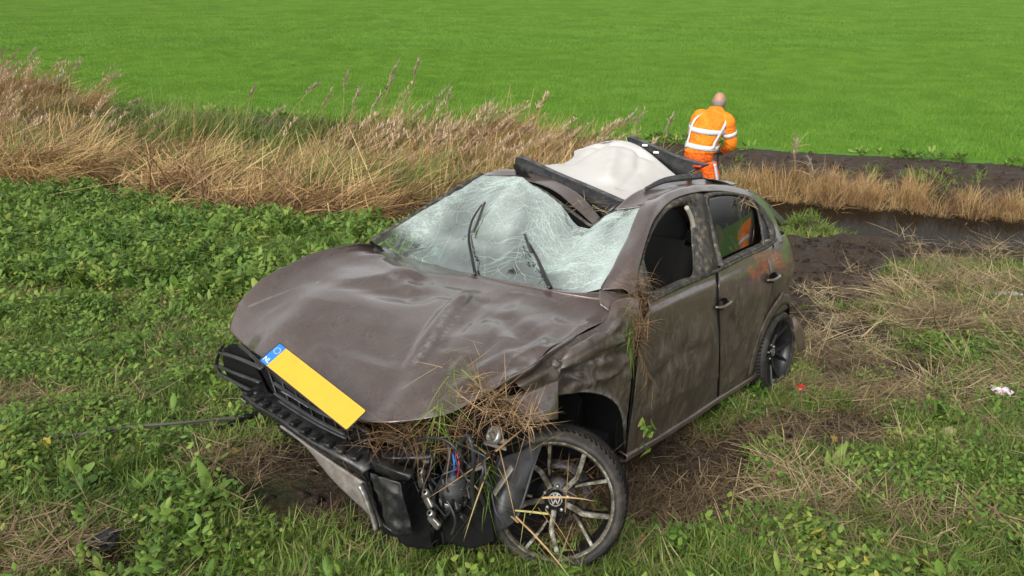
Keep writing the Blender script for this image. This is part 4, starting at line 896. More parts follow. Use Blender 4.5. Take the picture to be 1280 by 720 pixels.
sheet('roof_cavity', loft([pts([(642,205,'x',-1.36), (700,232,'x',-1.33), (760,262,'x',-1.28)]), pts([(644,224,'x',-1.18), (700,250,'x',-1.1), (745,285,'x',-1.02)])-np.array([0, 0, .05])], 20, 6), M_DULL, car, .01)
c1 = pts([(672,208,'x',-1.33), (700,222,'x',-1.33), (730,238,'x',-1.30), (772,257,'x',-1.25)]); c2 = pts([(700,203,'x',-1.55), (725,203,'x',-1.6), (765,212,'x',-1.58), (800,240,'x',-1.50)])
c3 = pts([(716,197,'x',-1.78), (745,188,'x',-1.78), (785,197,'x',-1.75), (825,229,'x',-1.70)]); c4 = pts([(718,189,'x',-1.98), (762,176,'x',-1.95), (797,182,'x',-1.93), (846,220,'x',-1.88)])
Cl = loft([c1, c2, c3, c4], 70, 70, 'idx'); Cl = fold(Cl, [Cl[50, 35], Cl[30, 42], Cl[15, 50]], .04, .02); Cl = fold(Cl, [Cl[65, 20], Cl[45, 14], Cl[25, 10]], .05, -.025); Cl = fold(Cl, [Cl[60, 50], Cl[40, 56], Cl[15, 60]], .03, -.015); Cl = fold(Cl, [Cl[66, 5], Cl[60, 30], Cl[62, 55]], .02, -.012)
sheet('sunblind', crum(Cl, .007, 3.5, 73), M_CLOTH, car, .002)
bk = loft([c4, c4+np.array([-.02, 0, -.02]), c4+np.array([.0, 0, -.12])], 40, 8); sheet('sunblind_back', bk, M_CLOTH, car, .002)
beam('sunroof_rear_frame', pts([(784,173,'x',-1.97), (810,184,'x',-1.95), (845,199,'x',-1.93), (880,209,'x',-1.92)]), pts([(790,182,'x',-1.97), (812,196,'x',-1.95), (832,213,'x',-1.92), (850,223,'x',-1.90)]), 0, M_BLACK)
mb = MB().tube(crom(pts([(786,174,'x',-2.02), (812,184,'x',-2.0), (845,198,'x',-1.98), (878,207,'x',-1.96)]), 20), .014, 6); mb.build('frame_rail', M_BLACK, car)
for (u, v) in ((806,184), (820,193)):
    c = pt((u, v, 'x', -1.93)); MB().box(c+np.array([0, 0, .012]), (.014, .035, .014)).build('white_clip', M_WHITE, car, bevel=.003)
c = pt((872, 208, 'x', -1.9)); MB().box(c, (.03, .05, .014)).build('red_marker', M_RED, car, bevel=.004)
sheet('roof_panel', crum(loft([pts([(768,262,'y',.42), (790,243,'y',.42), (812,233,'y',.42), (845,226,'y',.42), (880,224,'y',.42), (910,226,'y',.42)]), top[[4, 5, 6, 7, 8, 8]]+np.array([[0, 0, 0]]*5+[[-.3, 0, 0]])], 60, 10, 'idx'), .004, 8, 75), M_PAINT, car, .006)
sheet('roof_fin', loft([pts([(806,234,'y',.44), (830,222,'y',.44), (858,217,'y',.44), (878,215,'y',.44)]), pts([(808,236,'y',.46), (832,228,'y',.46), (858,225,'y',.46), (879,223,'y',.46)])], 24, 4), M_BLACK, car, .012)
rp = loft([[pt(('c', -2.0, y_, 1.40+.02*math.cos(y_*2))) for y_ in (.47, .2, -.2, -.47)], [pt(('c', -2.25, y_, 1.375)) for y_ in (.47, .2, -.2, -.47)], [pt(('c', -2.45, y_, 1.31)) for y_ in (.5, .2, -.2, -.5)]], 20, 12)
sheet('roof_rear_panel', rp, M_PAINT, car, .006)
sheet('rear_spoiler', crum(loft([pts([(944,241,'y',.42), (957,251,'y',.46), (972,266,'y',.50), (986,280,'y',.52)]), pts([(950,248,'y',.52), (960,262,'y',.56), (968,272,'y',.60), (976,282,'y',.60)])], 20, 6), .004, 9, 77), M_BLACK, car, .012)

# ---- cabin and floor
mb = MB(); mb.box((-1.55, 0, .24), (2.9, 1.40, .05)); mb.box((-.42, 0, .50), (.06, 1.24, .50)); mb.build('floor_pan', M_DULL, car)
mb = MB(); mb.box((-2.5, 0, .55), (.05, 1.3, .6)); mb.build('rear_bulkhead', M_DULL, car)
dash = loft([[pt(('c', x_, y_, z)) for y_ in (-.66, -.3, .1, .66)] for x_, z in ((-.44, .80), (-.62, .86), (-.80, .83), (-.84, .70), (-.80, .5))], 30, 20); sheet('dashboard', dash, M_SEAT, car, .01)
sw = MB(); aa = np.linspace(0, 2*np.pi, 33); cs = np.array([-1.0, .34, .82]); sw.tube(np.stack([cs[0]+.10*np.sin(aa)*1.0, cs[1]+.18*np.cos(aa), cs[2]+.15*np.sin(aa)], 1), .014, 6, False)
sw.tube([cs+np.array([0, -.17, 0]), cs, cs+np.array([0, .17, 0])], .015, 6); sw.tube([cs, cs+np.array([.2, 0, -.06])], .03, 8); sw.build('steering_wheel', M_BLACK, car)
def seat(yc, xc=-1.42):
    b = loft([[np.array([xc+dx, yc+dy, z]) for dy, dx in ((-.25, .05), (-.2, -.02), (0, 0), (.2, -.02), (.25, .05))] for xc, z in ((xc, .48), (xc-.05, .62), (xc-.10, .85), (xc-.17, 1.0), (xc-.19, 1.04))], 24, 24, 'idx')
    s = sheet('seat', b, M_SEAT, car, .10)
    c = loft([[np.array([x_, yc+dy, z+dz]) for dy, dz in ((-.26, .05), (-.2, 0), (0, -.01), (.2, 0), (.26, .05))] for x_, z in ((xc+.50, .50), (xc+.25, .48), (xc, .46))], 20, 12, 'idx'); sheet('seat_cushion', c, M_SEAT, s, .12)
    hd = MB(); hr = np.array([xc-.22, yc, 1.13]); hd.lathe([(0, -.05), (.10, -.05), (.135, -.02), (.14, .02), (.11, .05), (0, .055)], 20, Matrix.Translation(hr) @ Matrix.Rotation(RAD(80), 4, 'Y') @ Matrix.Diagonal((.85, 1, 1, 1)))
    hd.build('headrest', M_SEAT, s, sub=1); [MB().tube([hr+np.array([.01, q_, -.12]), hr+np.array([.0, q_, -.03])], .006, 6).build('headrest_post', M_METAL, s) for q_ in (-.06, .06)]
seat(.36); seat(-.36)
rs = loft([[np.array([x_, y_, z]) for y_ in (-.62, -.2, .2, .62)] for x_, z in ((-1.85, .5), (-2.2, .48), (-2.32, .75), (-2.4, 1.02))], 20, 20); sheet('rear_bench', rs, M_SEAT, car, .08)
MB().tube(pts([(842,302,'y',.42), (838,316,'y',.42)]), [.006, .014], 6).build('belt_buckle', M_TRIM, car)

# ---- front end: what is left of grille, bumper, headlamps
def barx(name, L, r, m, x=None, n=20, sq=.6, par=car):
    return MB().tube(crom(pts(L), n), r, 8, True, sq).build(name, m, par)
FR = lambda p: p[:, 0]-(.80-.36*p[:, 1]**2)
fp = lambda L, dx=0: pts(L, FR) + np.array([dx, 0, 0])
back = np.array([-.10, 0, 0])
# dark support behind the grille
A = fp([(279,428), (300,440), (345,475), (400,512), (445,533), (500,545)], -.14)+np.array([0, 0, -.05]); B = fp([(285,480), (318,505), (360,535), (400,560), (455,585), (520,600)], -.14)
sheet('radiator_support', loft([A+back, A+back*.6, B+back], 40, 8), M_DULL, car, .02)
sheet('bumper_corner_shell', crum(loft([fp([(270,438), (284,432), (300,445)], -.0), fp([(270,456), (292,462), (318,480)]), fp([(277,474), (300,486), (330,505)]), fp([(289,497), (306,506), (330,522)], -.03)], 24, 18, 'idx')+np.array([-.035, 0, 0]), .010, 8, 81), M_DULL, car, .01)
for L in ([(273,440), (298,448), (328,461)], [(269,456), (296,467), (325,478)], [(273,466), (298,480), (322,492)]): barx('grille_slat', fp(L, .0), .0115, M_LINER)
barx('grille_slat', fp([(300,432), (316,446), (330,460)]), .009, M_BLACK); barx('grille_slat', fp([(279,431), (273,444), (271,458), (278,472)]), .008, M_BLACK)
for L in ([(345,478), (372,496), (402,514), (436,530)], [(346,491), (374,509), (402,526), (434,542)], [(352,500), (380,518), (410,535), (436,547)]): barx('grille_slat', fp(L, .01), 9e-3, M_LINER, sq=.5)
sheet('grille_backing', loft([fp([(284,434), (312,455), (350,486), (400,520), (448,546)], -.06), fp([(280,450), (305,478), (345,508), (395,540), (448,566)], -.06), fp([(285,472), (306,500), (350,530), (395,556), (448,588)], -.07)], 40, 12), M_DULL, car, .01)
for k in range(5):
    a = k/4; barx('grille_slat', fp([(300+a*14, 446+a*34), (345+a*8, 484+a*26), (400+a*4, 520+a*18), (448, 545+a*14)], -.05-.01*k), .006, M_BLACK, sq=.6)
for k in range(9):
    t = k/8; barx('grille_rib', fp([(305+t*128, 452+t*86), (318+t*122, 490+t*76)], -.05), .004, M_BLACK, sq=1)
barx('chrome_strip', fp([(356,488), (372,497), (390,508)], .015), .0035, M_METAL)
# bumper beam with its row of tabs
Bt = fp([(312,487), (338,505), (362,519), (393,541), (424,557), (452,571), (468,583)], .01); Bb = fp([(306,505), (330,520), (352,535), (376,550), (410,573), (442,593), (457,603)], -.01)
Bm = (Bt+Bb)/2 + np.array([.035, 0, .01]); Bq = Bt+np.array([-.06, 0, .01])
bb = sheet('bumper_beam', crum(loft([Bq, Bt, Bm, Bb], 80, 16), .007, 9, 83), M_BLACK, car, .008)
for k in range(11):
    t = .06+.085*k; P = crom(Bt, 100)[int(t*99)]; d = crom(Bt, 100)[min(99, int(t*99)+2)]-P; a = math.atan2(d[1], d[0])
    MB().box(P+np.array([.012, 0, .004]), (.045, .026, .016), Matrix.Rotation(a-math.pi/2, 3, 'Z')).build('bumper_tab', M_BLACK, bb, bevel=.004)
M_GREYP = mat('scuffed_grey_plastic', (.17,.15,.13), .6); g = N(M_GREYP); nz = g.noise(g.coord(), 14, 7, .75); g.col(g.ramp(nz, [(.35, (.09,.078,.066)), (.5, (.17,.15,.13)), (.7, (.25,.225,.195))]))
Lp = loft([fp([(352,533), (378,551), (414,575), (457,603)], .01), fp([(356,538), (382,562), (412,600), (475,660)], -.01)], 50, 10); Lp2 = Lp
sheet('lower_grille_panel', crum(Lp, .003, 5, 85), M_GREYP, car, .01)
barx('bumper_lip', fp([(336,528), (362,550), (386,576), (420,614), (470,666), (505,684)], -.06), .012, M_BLACK)
barx('bumper_bracket', [('c', *q) for q in fp([(458,602), (464,614), (474,642), (479,660)], .03)], .017, M_METAL, sq=.55, n=12)
# shattered lamp housing and the loose parts of the open corner
sheet('lamp_housing', crum(loft([pts([(462,566,'x',.72), (488,575,'x',.72), (518,588,'x',.70)]), pts([(464,578,'x',.78), (490,588,'x',.79), (514,596,'x',.76)]), pts([(470,590,'x',.74), (492,600,'x',.74), (510,602,'x',.72)])], 24, 14), .008, 14, 87), M_BLACK, car, .006)
sheet('corner_wreckage', crum(crum(loft([pts([(460,586,'x',.62), (495,590,'x',.60), (535,585,'x',.55)]), pts([(470,630,'x',.66), (505,640,'x',.66), (538,640,'x',.60)]), pts([(478,664,'x',.66), (508,682,'x',.66), (540,684,'x',.6)])], 40, 40), .03, 7, 89), .010, 22, 90, True), M_DULL, car, .006)
sheet('engine_bay_wall', crum(loft([pts([(440,528,'x',.50), (500,532,'x',.46), (560,524,'x',.42), (612,500,'x',.38), (680,520,'x',.15)]), pts([(450,590,'x',.45), (520,600,'x',.42), (580,600,'x',.4), (620,600,'x',.35), (690,600,'x',.12)]), pts([(470,660,'x',.5), (530,680,'x',.45), (590,680,'x',.4), (640,680,'x',.3), (700,660,'x',.1)])], 50, 30), .02, 7, 91), M_DULL, car, .01)
r5 = random.Random(3)
for k in range(60):      # broken brackets, ribs and mounts
    u, v = r5.uniform(465, 640), r5.uniform(545, 672)
    if v > 560 + (u-440)*1.1 + 60 or (u > 600 and v > 610): continue
    c = pt((u, v, 'x', r5.uniform(.46, .62))); R3 = Matrix.Rotation(r5.uniform(0, 3), 3, 'Z') @ Matrix.Rotation(r5.uniform(0, 3), 3, 'X')
    MB().box(c, (r5.uniform(.008, .04), r5.uniform(.03, .12), r5.uniform(.004, .02)), R3).build('broken_bracket', r5.choice([M_BLACK, M_LINER, M_BLACK, M_GREYP]), car, bevel=.004)
mc = pt((567, 612, 'x', .60)); Mx = Matrix.Translation(mc) @ Matrix.Rotation(RAD(-10), 4, 'X') @ Matrix.Rotation(RAD(12), 4, 'Y')
mt_ = MB().lathe([(0, -.065), (.046, -.065), (.050, -.058), (.050, -.02), (.053, -.016), (.053, .02), (.044, .028), (.044, .055), (.036, .062), (.016, .063), (.016, .075), (0, .075)], 28, Mx).build('fan_motor', M_LINER, car)
for k in range(9):
    a = k*2*math.pi/9; MB().box((0, 0, 0), (.004, .012, .07)).build('motor_rib', M_DULL, mt_).matrix_local = Mx @ Matrix.Rotation(a, 4, 'Z') @ Matrix.Translation((.051, 0, -.03))
MB().lathe([(.0505, -.046), (.0525, -.044), (.0525, -.030), (.0505, -.028)], 28, Mx).build('motor_ring', M_METAL, mt_)
for k, (dx, dy) in enumerate(((.0, -.10), (.02, -.13), (-.02, -.08))):
    MB().box(pt((527+8*k, 600+26*k, 'x', .62)), (.018, .030, .06), Matrix.Rotation(.4*k+.3, 3, 'X')).lathe([(.007, 0), (.014, 0), (.014, .03), (.007, .03)], 14, Matrix.Translation(pt((530+6*k, 592+26*k, 'x', .63))) @ Matrix.Rotation(.9, 4, 'Y')).build('aluminium_mount', M_METAL, car, bevel=.005)
for L, m_, r_ in (([(560,553,'x',.62), (562,575,'x',.64), (552,600,'x',.64), (543,620,'x',.62), (545,640,'x',.6)], M_CABLE, .007), ([(536,560,'x',.6), (540,575,'x',.64), (533,600,'x',.64), (520,622,'x',.6)], M_CABLE, .005),
        ([(572,560,'x',.62), (585,545,'x',.64), (592,570,'x',.64), (590,610,'x',.62), (594,640,'x',.6)], M_CABLE, .008), ([(566,568,'x',.63), (568,580,'x',.64), (566,594,'x',.63)], M_CBL, .004), ([(571,566,'x',.63), (574,582,'x',.64), (572,596,'x',.63)], M_CRED, .003),
        ([(500,560,'x',.6), (530,548,'x',.66), (560,552,'x',.66), (580,575,'x',.64)], M_CABLE, .005), ([(540,640,'x',.6), (542,660,'x',.6), (538,676,'x',.58)], M_CABLE, .004), ([(596,560,'x',.55), (604,585,'x',.6), (600,615,'x',.6), (610,640,'x',.55)], M_CABLE, .006)):
    barx('loose_cable', L, r_, m_, sq=1)
lm = pt((621, 546, 'd', 2.93)); Ml = Matrix.Translation(lm) @ Matrix.Rotation(RAD(60), 4, 'Y') @ Matrix.Rotation(RAD(20), 4, 'X')
MB().lathe([(.026, 0), (.034, .004), (.037, .016), (.034, .024), (.027, .024), (.022, .010), (.009, .0), (0, 0)], 24, Ml).build('lamp_reflector', mat('silver_plastic', (.42,.42,.40), .35, metal=.6), car)
MB().tube(pts([(612,540,'d',2.93), (622,552,'d',2.92), (634,552,'d',2.92)]), .010, 6).build('lamp_bracket', M_GREYP, car)
for nm, rows, sd in (('torn_bumper_skin', ([(462,592,'x',.78), (480,598,'x',.78), (500,604,'x',.76)], [(474,626,'x',.76), (488,634,'x',.77), (508,636,'x',.75)], [(484,658,'x',.74), (498,668,'x',.75), (516,668,'x',.72)]), 103),
        ('splash_shield', ([(545,600,'x',.56), (580,596,'x',.54), (612,590,'x',.52)], [(548,640,'x',.56), (584,640,'x',.56), (614,634,'x',.54)], [(556,676,'x',.54), (588,684,'x',.54), (618,676,'x',.52)]), 105),
        ('crash_bar_end', ([(468,560,'x',.66), (500,562,'x',.62), (545,560,'x',.58)], [(468,572,'x',.70), (500,574,'x',.66), (545,574,'x',.60)], [(470,584,'x',.66), (502,586,'x',.62), (545,588,'x',.58)]), 107)):
    sheet(nm, crum(crum(loft([pts(r) for r in rows], 36, 36, 'idx'), .012, 9, sd), .005, 20, sd+1, True), M_BLACK if sd != 105 else M_DULL, car, .006)
r6 = random.Random(9)
for k in range(16):      # thin hoses, clips and snapped wires
    u, v = r6.uniform(500, 606), r6.uniform(545, 600); x0 = r6.uniform(.58, .70); Lw = [(u, v, 'x', x0)]
    for q in range(4): u += r6.gauss(0, 13); v += r6.uniform(4, 24); Lw.append((u, v, 'x', x0+r6.gauss(0, .02)))
    barx('snapped_wire', Lw, r6.choice([.002, .003, .005]), r6.choice([M_CABLE, M_CABLE, M_LINER, M_DULL]), sq=1)
# torn wheel-arch liner in front of the wheel
sheet('arch_liner_flap', crum(loft([pts([(612,596,'d',2.96), (626,573,'d',2.95), (650,564,'d',2.97), (677,554,'d',3.0)]), pts([(606,622,'d',2.95), (622,602,'d',2.90), (642,590,'d',2.90), (668,580,'d',2.93)]), pts([(602,648,'d',2.95), (616,640,'d',2.88), (632,636,'d',2.86), (655,622,'d',2.90)]), pts([(604,668,'d',2.95), (618,664,'d',2.9), (632,660,'d',2.88), (646,648,'d',2.90)])], 40, 40, 'idx'), .012, 6, 93), M_LINER, car, .004)
barx('liner_edge', [(677,554,'d',2.99), (668,580,'d',2.92), (656,620,'d',2.89), (646,648,'d',2.89)], .005, M_LINER, sq=1)
sheet('under_tray', crum(loft([pts([(480,660,'x',.6), (540,690,'x',.5), (600,690,'x',.4), (650,690,'x',.3)]), pts([(480,640,'x',.2), (540,660,'x',.1), (600,660,'x',.0), (650,660,'x',-.1)])], 30, 10), .02, 6, 95), M_DULL, car, .01)

# ---- number plate, its number blanked out, lying on the bonnet edge
PK = .935                                    # the plate sits just in front of the bonnet edge
PM = Matrix(((-.0886, -.8248, .5585, CAR_C[0]+(.7362-CAR_C[0])*PK), (.9340, .1261, .3344, CAR_C[1]+(-.2182-CAR_C[1])*PK), (-.3462, .5512, .7591, CAR_C[2]+(.6883-CAR_C[2])*PK), (0, 0, 0, 1))) @ Matrix.Scale(PK, 4)
plate = MB(); aa = [(x_, y_) for x_, y_ in ((0, .008), (.002, .002), (.008, 0), (.512, 0), (.518, .002), (.52, .008), (.52, .104), (.518, .11), (.512, .112), (.008, .112), (.002, .11), (0, .104))]
plate.prism(aa, 0, .002); pl = plate.build('number_plate', M_PBLK, car, smooth=False); pl.matrix_local = PM
def pz(name, poly, z0, z1, m): 
    o = MB().prism(poly, z0, z1).build(name, m, pl, smooth=False); return o
pz('yellow_face', [(.046, .004), (.510, .004), (.515, .009), (.515, .103), (.510, .108), (.046, .108)], .002, .0028, M_YEL)
pz('blue_band', [(.009, .004), (.046, .004), (.046, .108), (.009, .108), (.005, .103), (.005, .009)], .002, .0027, M_BLUE)
tc = bpy.data.curves.new('country_letters', 'FONT'); tc.body = 'NL'; tc.size = .030; tc.extrude = .0003; tc.align_x = 'CENTER'; tc.materials.append(M_WHITE)
tt = bpy.data.objects.new('letters_curve', tc); COL.objects.link(tt); bpy.context.view_layer.update()
lm_ = bpy.data.meshes.new_from_object(tt.evaluated_get(bpy.context.evaluated_depsgraph_get())); bpy.data.objects.remove(tt)
to = link(bpy.data.objects.new('country_letters', lm_), pl); to.location = (.0255, .014, .0032); to.scale = (.9, 1, 1)
st = MB()
for k in range(12):
    a = k*math.pi/6; st.prism([(.0255+.0135*math.cos(a)+.0022*math.cos(b), .078+.0135*math.sin(a)+.0022*math.sin(b)) for b in [q*math.pi/2.5+math.pi/2 for q in range(5)]], .0027, .0031)
st.build('ring_of_stars', mat('star_yellow', (.75,.6,.08), .5), pl, smooth=False)

# ---- wheels
def wheel(loc, axis, xdir, dark=False, spin=0.0):
    axis = Vector(axis).normalized(); X = Vector(xdir); X = (X-axis*X.dot(axis)).normalized(); Y = axis.cross(X)
    M4 = Matrix(((X.x, Y.x, axis.x, loc[0]), (X.y, Y.y, axis.y, loc[1]), (X.z, Y.z, axis.z, loc[2]), (0, 0, 0, 1))) @ Matrix.Rotation(spin, 4, 'Z')
    w_ = MB().lathe([(.222, -.10), (.230, -.115), (.246, -.118), (.264, -.106), (.274, -.085), (.2775, -.04), (.2775, .03), (.275, .062), (.268, .084), (.256, .098), (.244, .101), (.236, .098), (.229, .088), (.224, .08)], 96)
    ty = w_.build('wheel', M_RUB, car); ty.matrix_local = M4
    gr = MB()
    for r_ in (-.065, -.03, .0, .03): gr.lathe([(.2770, r_-.004), (.2790, r_-.0035), (.2790, r_+.0035), (.2770, r_+.004)], 96)
    gr.build('tread_grooves', M_DULL, ty)
    bl = MB()
    for k in range(72):
        a = k*math.pi/36
        for s_ in (-1, 1): bl.box((.2725*math.cos(a), .2725*math.sin(a), s_*.072-.01), (.010, .006, .030), Matrix.Rotation(a, 3, 'Z') @ Matrix.Rotation(s_*.5, 3, 'X'))
    bl.build('tread_sipes', M_DULL, ty, smooth=False)
    sw_ = MB(); 
    for r_ in (.250, .257): sw_.lathe([(r_-.0012, .0985), (r_, .1005), (r_+.0012, .0985)], 96)
    sw_.build('sidewall_rings', M_RUB, ty)
    al = M_RIMB if dark else M_ALLOY
    rim = MB().lathe([(.232, -.09), (.215, -.08), (.205, -.03), (.208, .05), (.216, .076), (.222, .082)], 72).build('rim', M_RIMB, ty)
    MB().lathe([(.2165, .078), (.222, .088), (.2285, .0915), (.231, .088), (.229, .083)], 96).build('rim_edge', M_RIMB if dark else M_ALLOY, rim)
    mh = MB().lathe([(0, .02), (.075, .02), (.09, .0), (.085, -.06), (0, -.06)], 32); mh.build('hub', M_RIMB, rim)
    MB().lathe([(.10, -.06), (.135, -.06), (.135, -.045), (.10, -.045)], 40).build('brake_disc', M_LINER, rim)
    def spoke(path, w0, w1, name):
        P = [Vector((r_*math.cos(a), r_*math.sin(a), z_)) for r_, a, z_ in path]; n = len(P); f = []; 
        for i, p in enumerate(P):
            d = (P[min(i+1, n-1)]-P[max(i-1, 0)]).normalized(); s_ = Vector((-d.y, d.x, 0)).normalized(); w__ = w0+(w1-w0)*i/(n-1); f.append((p, s_*w__/2))
        m1 = MB(); V = []
        for p, s_ in f: V += [p-s_+Vector((0, 0, -.004)), p+s_+Vector((0, 0, -.004)), p+s_*.9+Vector((0, 0, -.045)), p-s_*.9+Vector((0, 0, -.045))]
        F = [(4*i+j, 4*i+(j+1) % 4, 4*i+4+(j+1) % 4, 4*i+4+j) for i in range(n-1) for j in range(4)] + [(0, 3, 2, 1), (4*n-4, 4*n-3, 4*n-2, 4*n-1)]
        m1.add([tuple(v) for v in V], F); b = m1.build(name, M_RIMB, rim, smooth=False, bevel=.002)
        V = []
        for p, s_ in f: V += [p-s_*.86+Vector((0, 0, -.001)), p+s_*.86+Vector((0, 0, -.001)), p+s_*.7+Vector((0, 0, .0015)), p-s_*.7+Vector((0, 0, .0015))]
        mesh('spoke_face', [tuple(v) for v in V], F, al, rim, smooth=False)
    for k in range(5):
        a = -RAD(26+72*k)
        spoke([(.045, a, .045), (.075, a, .047), (.118, a, .056), (.165, a+RAD(7), .066), (.216, a+RAD(12), .080)], .026, .021, 'spoke')
        b = a-RAD(13); spoke([(.092, b, .045), (.13, b-RAD(4), .056), (.216, b-RAD(10), .079)], .010, .017, 'spoke')
    cap = MB().lathe([(0, .052), (.026, .052), (.0295, .049), (.031, .04), (.031, .02)], 32).build('hub_cap', M_RIMB, rim)
    em = MB().lathe([(.0235, .0520), (.0245, .0535), (.027, .0535), (.028, .0520)], 32)
    def bar(a, b, w_=.0042):
        a = Vector((*a, 0)); b = Vector((*b, 0)); s_ = (b-a).normalized(); s_ = Vector((-s_.y, s_.x, 0))*w_/2
        em.prism([tuple((q)[:2]) for q in (a-s_, b-s_, b+s_, a+s_)], .0521, .0535)
    for s_ in (-1, 1):
        bar((s_*.0095, .0215), (s_*.0008, .003)); bar((s_*.0205, .0125), (s_*.0085, -.0205)); bar((s_*.0095, -.0205), (s_*.0008, -.0015))
    em.build('emblem', M_METAL if not dark else M_METAL, cap, smooth=False)
    for k in range(5):
        a = -RAD(62+72*k); MB().lathe([(0, .046), (.0065, .046), (.008, .044), (.008, .03)], 10, Matrix.Translation((.048*math.cos(a), .048*math.sin(a), 0))).build('wheel_bolt', M_METAL, rim)
    return ty
VR = Vector(CAR_R.T @ np.array([1, 0, 0])); 
fwc = CAR_C + cray(696, 620)*3.16
wheel(fwc, (.86, .45, .20), VR)
wheel((-2.50, .735, .29), (.02, .995, .03), (-1, 0, .1), dark=True, spin=.3)
wheel((0, -.72, .24), (.1, -.99, 0), (1, 0, 0)); wheel((-2.47, -.735, .29), (0, -1, 0), (1, 0, 0), dark=True)
MB().tube([np.array(fwc)-np.array([.10, .06, 0]), (0.0, .55, .30), (-.05, .3, .32)], .03, 8).build('drive_shaft', M_METAL, car)
# ================================================================ straw and grass caught on the car
CW = lambda p: np.asarray(p) @ CAR_R.T + CAR_T
def caught(name, centres, n, spread, L, W, matl, label, down=.6, seg=4, lean=(.6, 2.4), curl=(-.5, 1.4), cat='dried grass', kind='stuff'):
    rng = np.random.default_rng(abs(hash(label)) % 1000 if False else len(label)*7+n)
    V, F, v, t = ribbons(rng, n, 0, L, W, lean, curl, seg, 'blade', twist=1.0)
    V = V.reshape(n, -1, 3); C = crom(np.asarray(centres), 200)[rng.integers(0, 200, n)] + rng.normal(0, 1, (n, 3))*np.asarray(spread)
    V = V + C[:, None]; me = qmesh(name, V.reshape(-1, 3), F, matl, v, t); o = bpy.data.objects.new(name, me); link(o); return tag(o, label, cat, kind=kind)
M_ROOT = plant_mat('root_straw', [(0, (.05,.03,.015)), (.4, (.13,.075,.035)), (.7, (.26,.16,.08)), (1, (.42,.30,.16))], transl=.1, patch_amt=.1)
M_FRESH = plant_mat('fresh_grass', [(0, (.06,.13,.015)), (.5, (.12,.2,.03)), (1, (.3,.3,.08))], patch_amt=.1)
P_ = lambda L: CW(pts(L))
caught('straw_bundle', P_([(600,480,'d',2.90), (615,500,'d',2.88), (640,520,'d',2.86), (665,528,'d',2.88)]), 330, (.035, .035, .025), (.06, .20), (.0015, .004), M_ROOT, 'bundle of reddish brown straw jammed under the bonnet corner above the front wheel')
caught('straw_mat', P_([(455,545,'d',2.95), (490,540,'d',2.93), (525,545,'d',2.90), (560,545,'d',2.88), (590,540,'d',2.86)]), 420, (.05, .05, .028), (.06, .2), (.0015, .004), M_ROOT, 'mat of brown straw and grass stuck beneath the front edge of the bonnet')
caught('grass_strand', P_([(575,450,'d',2.93), (560,475,'d',2.90), (548,510,'d',2.85), (545,550,'d',2.83)]), 60, (.012, .012, .02), (.08, .22), (.002, .005), M_FRESH, 'strand of green grass hanging over the front edge of the bonnet', lean=(1.6, 2.9))
caught('grass_strand', P_([(600,560,'d',2.84), (608,590,'d',2.82), (605,620,'d',2.82)]), 50, (.014, .014, .02), (.08, .2), (.002, .004), M_FRESH, 'yellow green grass dangling in front of the loose cables beside the wheel', lean=(2.0, 3.0))
caught('root_tuft', P_([(797,345,'y',.84), (797,375,'y',.85), (798,400,'y',.855), (796,430,'y',.85)]), 420, (.022, .022, .03), (.06, .16), (.0012, .003), M_ROOT, 'long tuft of brown roots and grass hanging from the broken mirror mount')
caught('root_tuft_end', P_([(800,430,'y',.85), (804,455,'y',.85), (812,485,'y',.85)]), 60, (.012, .008, .02), (.08, .16), (.0012, .0025), M_ROOT, 'thin roots trailing down the front door below the mirror mount', lean=(2.2, 3.1))
caught('grass_strand', P_([(790,390,'y',.86), (786,420,'y',.87), (788,450,'y',.86)]), 45, (.010, .01, .02), (.07, .15), (.002, .004), M_FRESH, 'green grass blades within the roots hanging beside the door edge', lean=(2.0, 3.1))
caught('wheel_straw', [CW(np.array(fwc)+np.array([.0, 0, -.02])+.13*np.array([math.cos(a)*-.4, math.cos(a)*.8, math.sin(a)])) for a in np.linspace(-2.6, 2.2, 12)], 260, (.03, .03, .03), (.06, .22), (.0015, .004), M_ROOT, 'straw packed between the spokes of the front wheel')
caught('roof_straw', P_([(722,247,'x',-1.16), (740,255,'x',-1.15), (748,268,'x',-1.1)]), 26, (.03, .03, .01), (.10, .24), (.002, .004), M_STRAW, 'few dry straws lying on the crushed sunroof frame', lean=(1.2, 1.9))
caught('bonnet_straw', P_([(560,462,'z',.83), (590,440,'z',.85), (606,420,'z',.86)]), 12, (.05, .05, .005), (.08, .2), (.002, .004), M_STRAW, 'few stray straws lying on the muddy bonnet', lean=(1.35, 1.75), curl=(-.2, .3))
caught('seal_straw', P_([(926,247,'y',.64), (935,249,'y',.65), (940,254,'y',.66)]), 22, (.015, .012, .012), (.06, .14), (.003, .008), M_STRAW, 'pale leaf scraps caught at the top of the rear side window', lean=(1.6, 2.8))
caught('belt_straw', P_([(640,560,'d',2.84), (610,575,'d',2.82), (600,640,'d',2.86), (640,655,'d',2.84), (700,640,'d',2.82)]), 26, (.03, .03, .03), (.18, .42), (.003, .009), M_REED, 'long dry reed blades lying across the lower front wheel', lean=(1.3, 1.9), curl=(-.3, .4))
# leafy sprig on the door
def leaf_at(name, loc, size, matl, rng, lab=None, cat=None, group=None):
    V, F, v, t = ribbons(rng, 1, 0, (size, size), (size*.62, size*.7), (1.1, 1.5), (.1, .5), 6, 'leaf', fold=.25, twist=.5)
    me = qmesh(name, V, F, matl, v, t); o = bpy.data.objects.new(name, me); link(o); o.location = loc
    if lab: tag(o, lab, cat, group)
    return o
rg = np.random.default_rng(4)
spr = caught('leafy_sprig', P_([(808,525,'y',.84), (812,545,'y',.85), (806,560,'y',.85)]), 16, (.012, .008, .02), (.04, .08), (.02, .035), M_WEED, 'small leafy sprig stuck on the lower front door', lean=(1.2, 2.8), cat='plant')

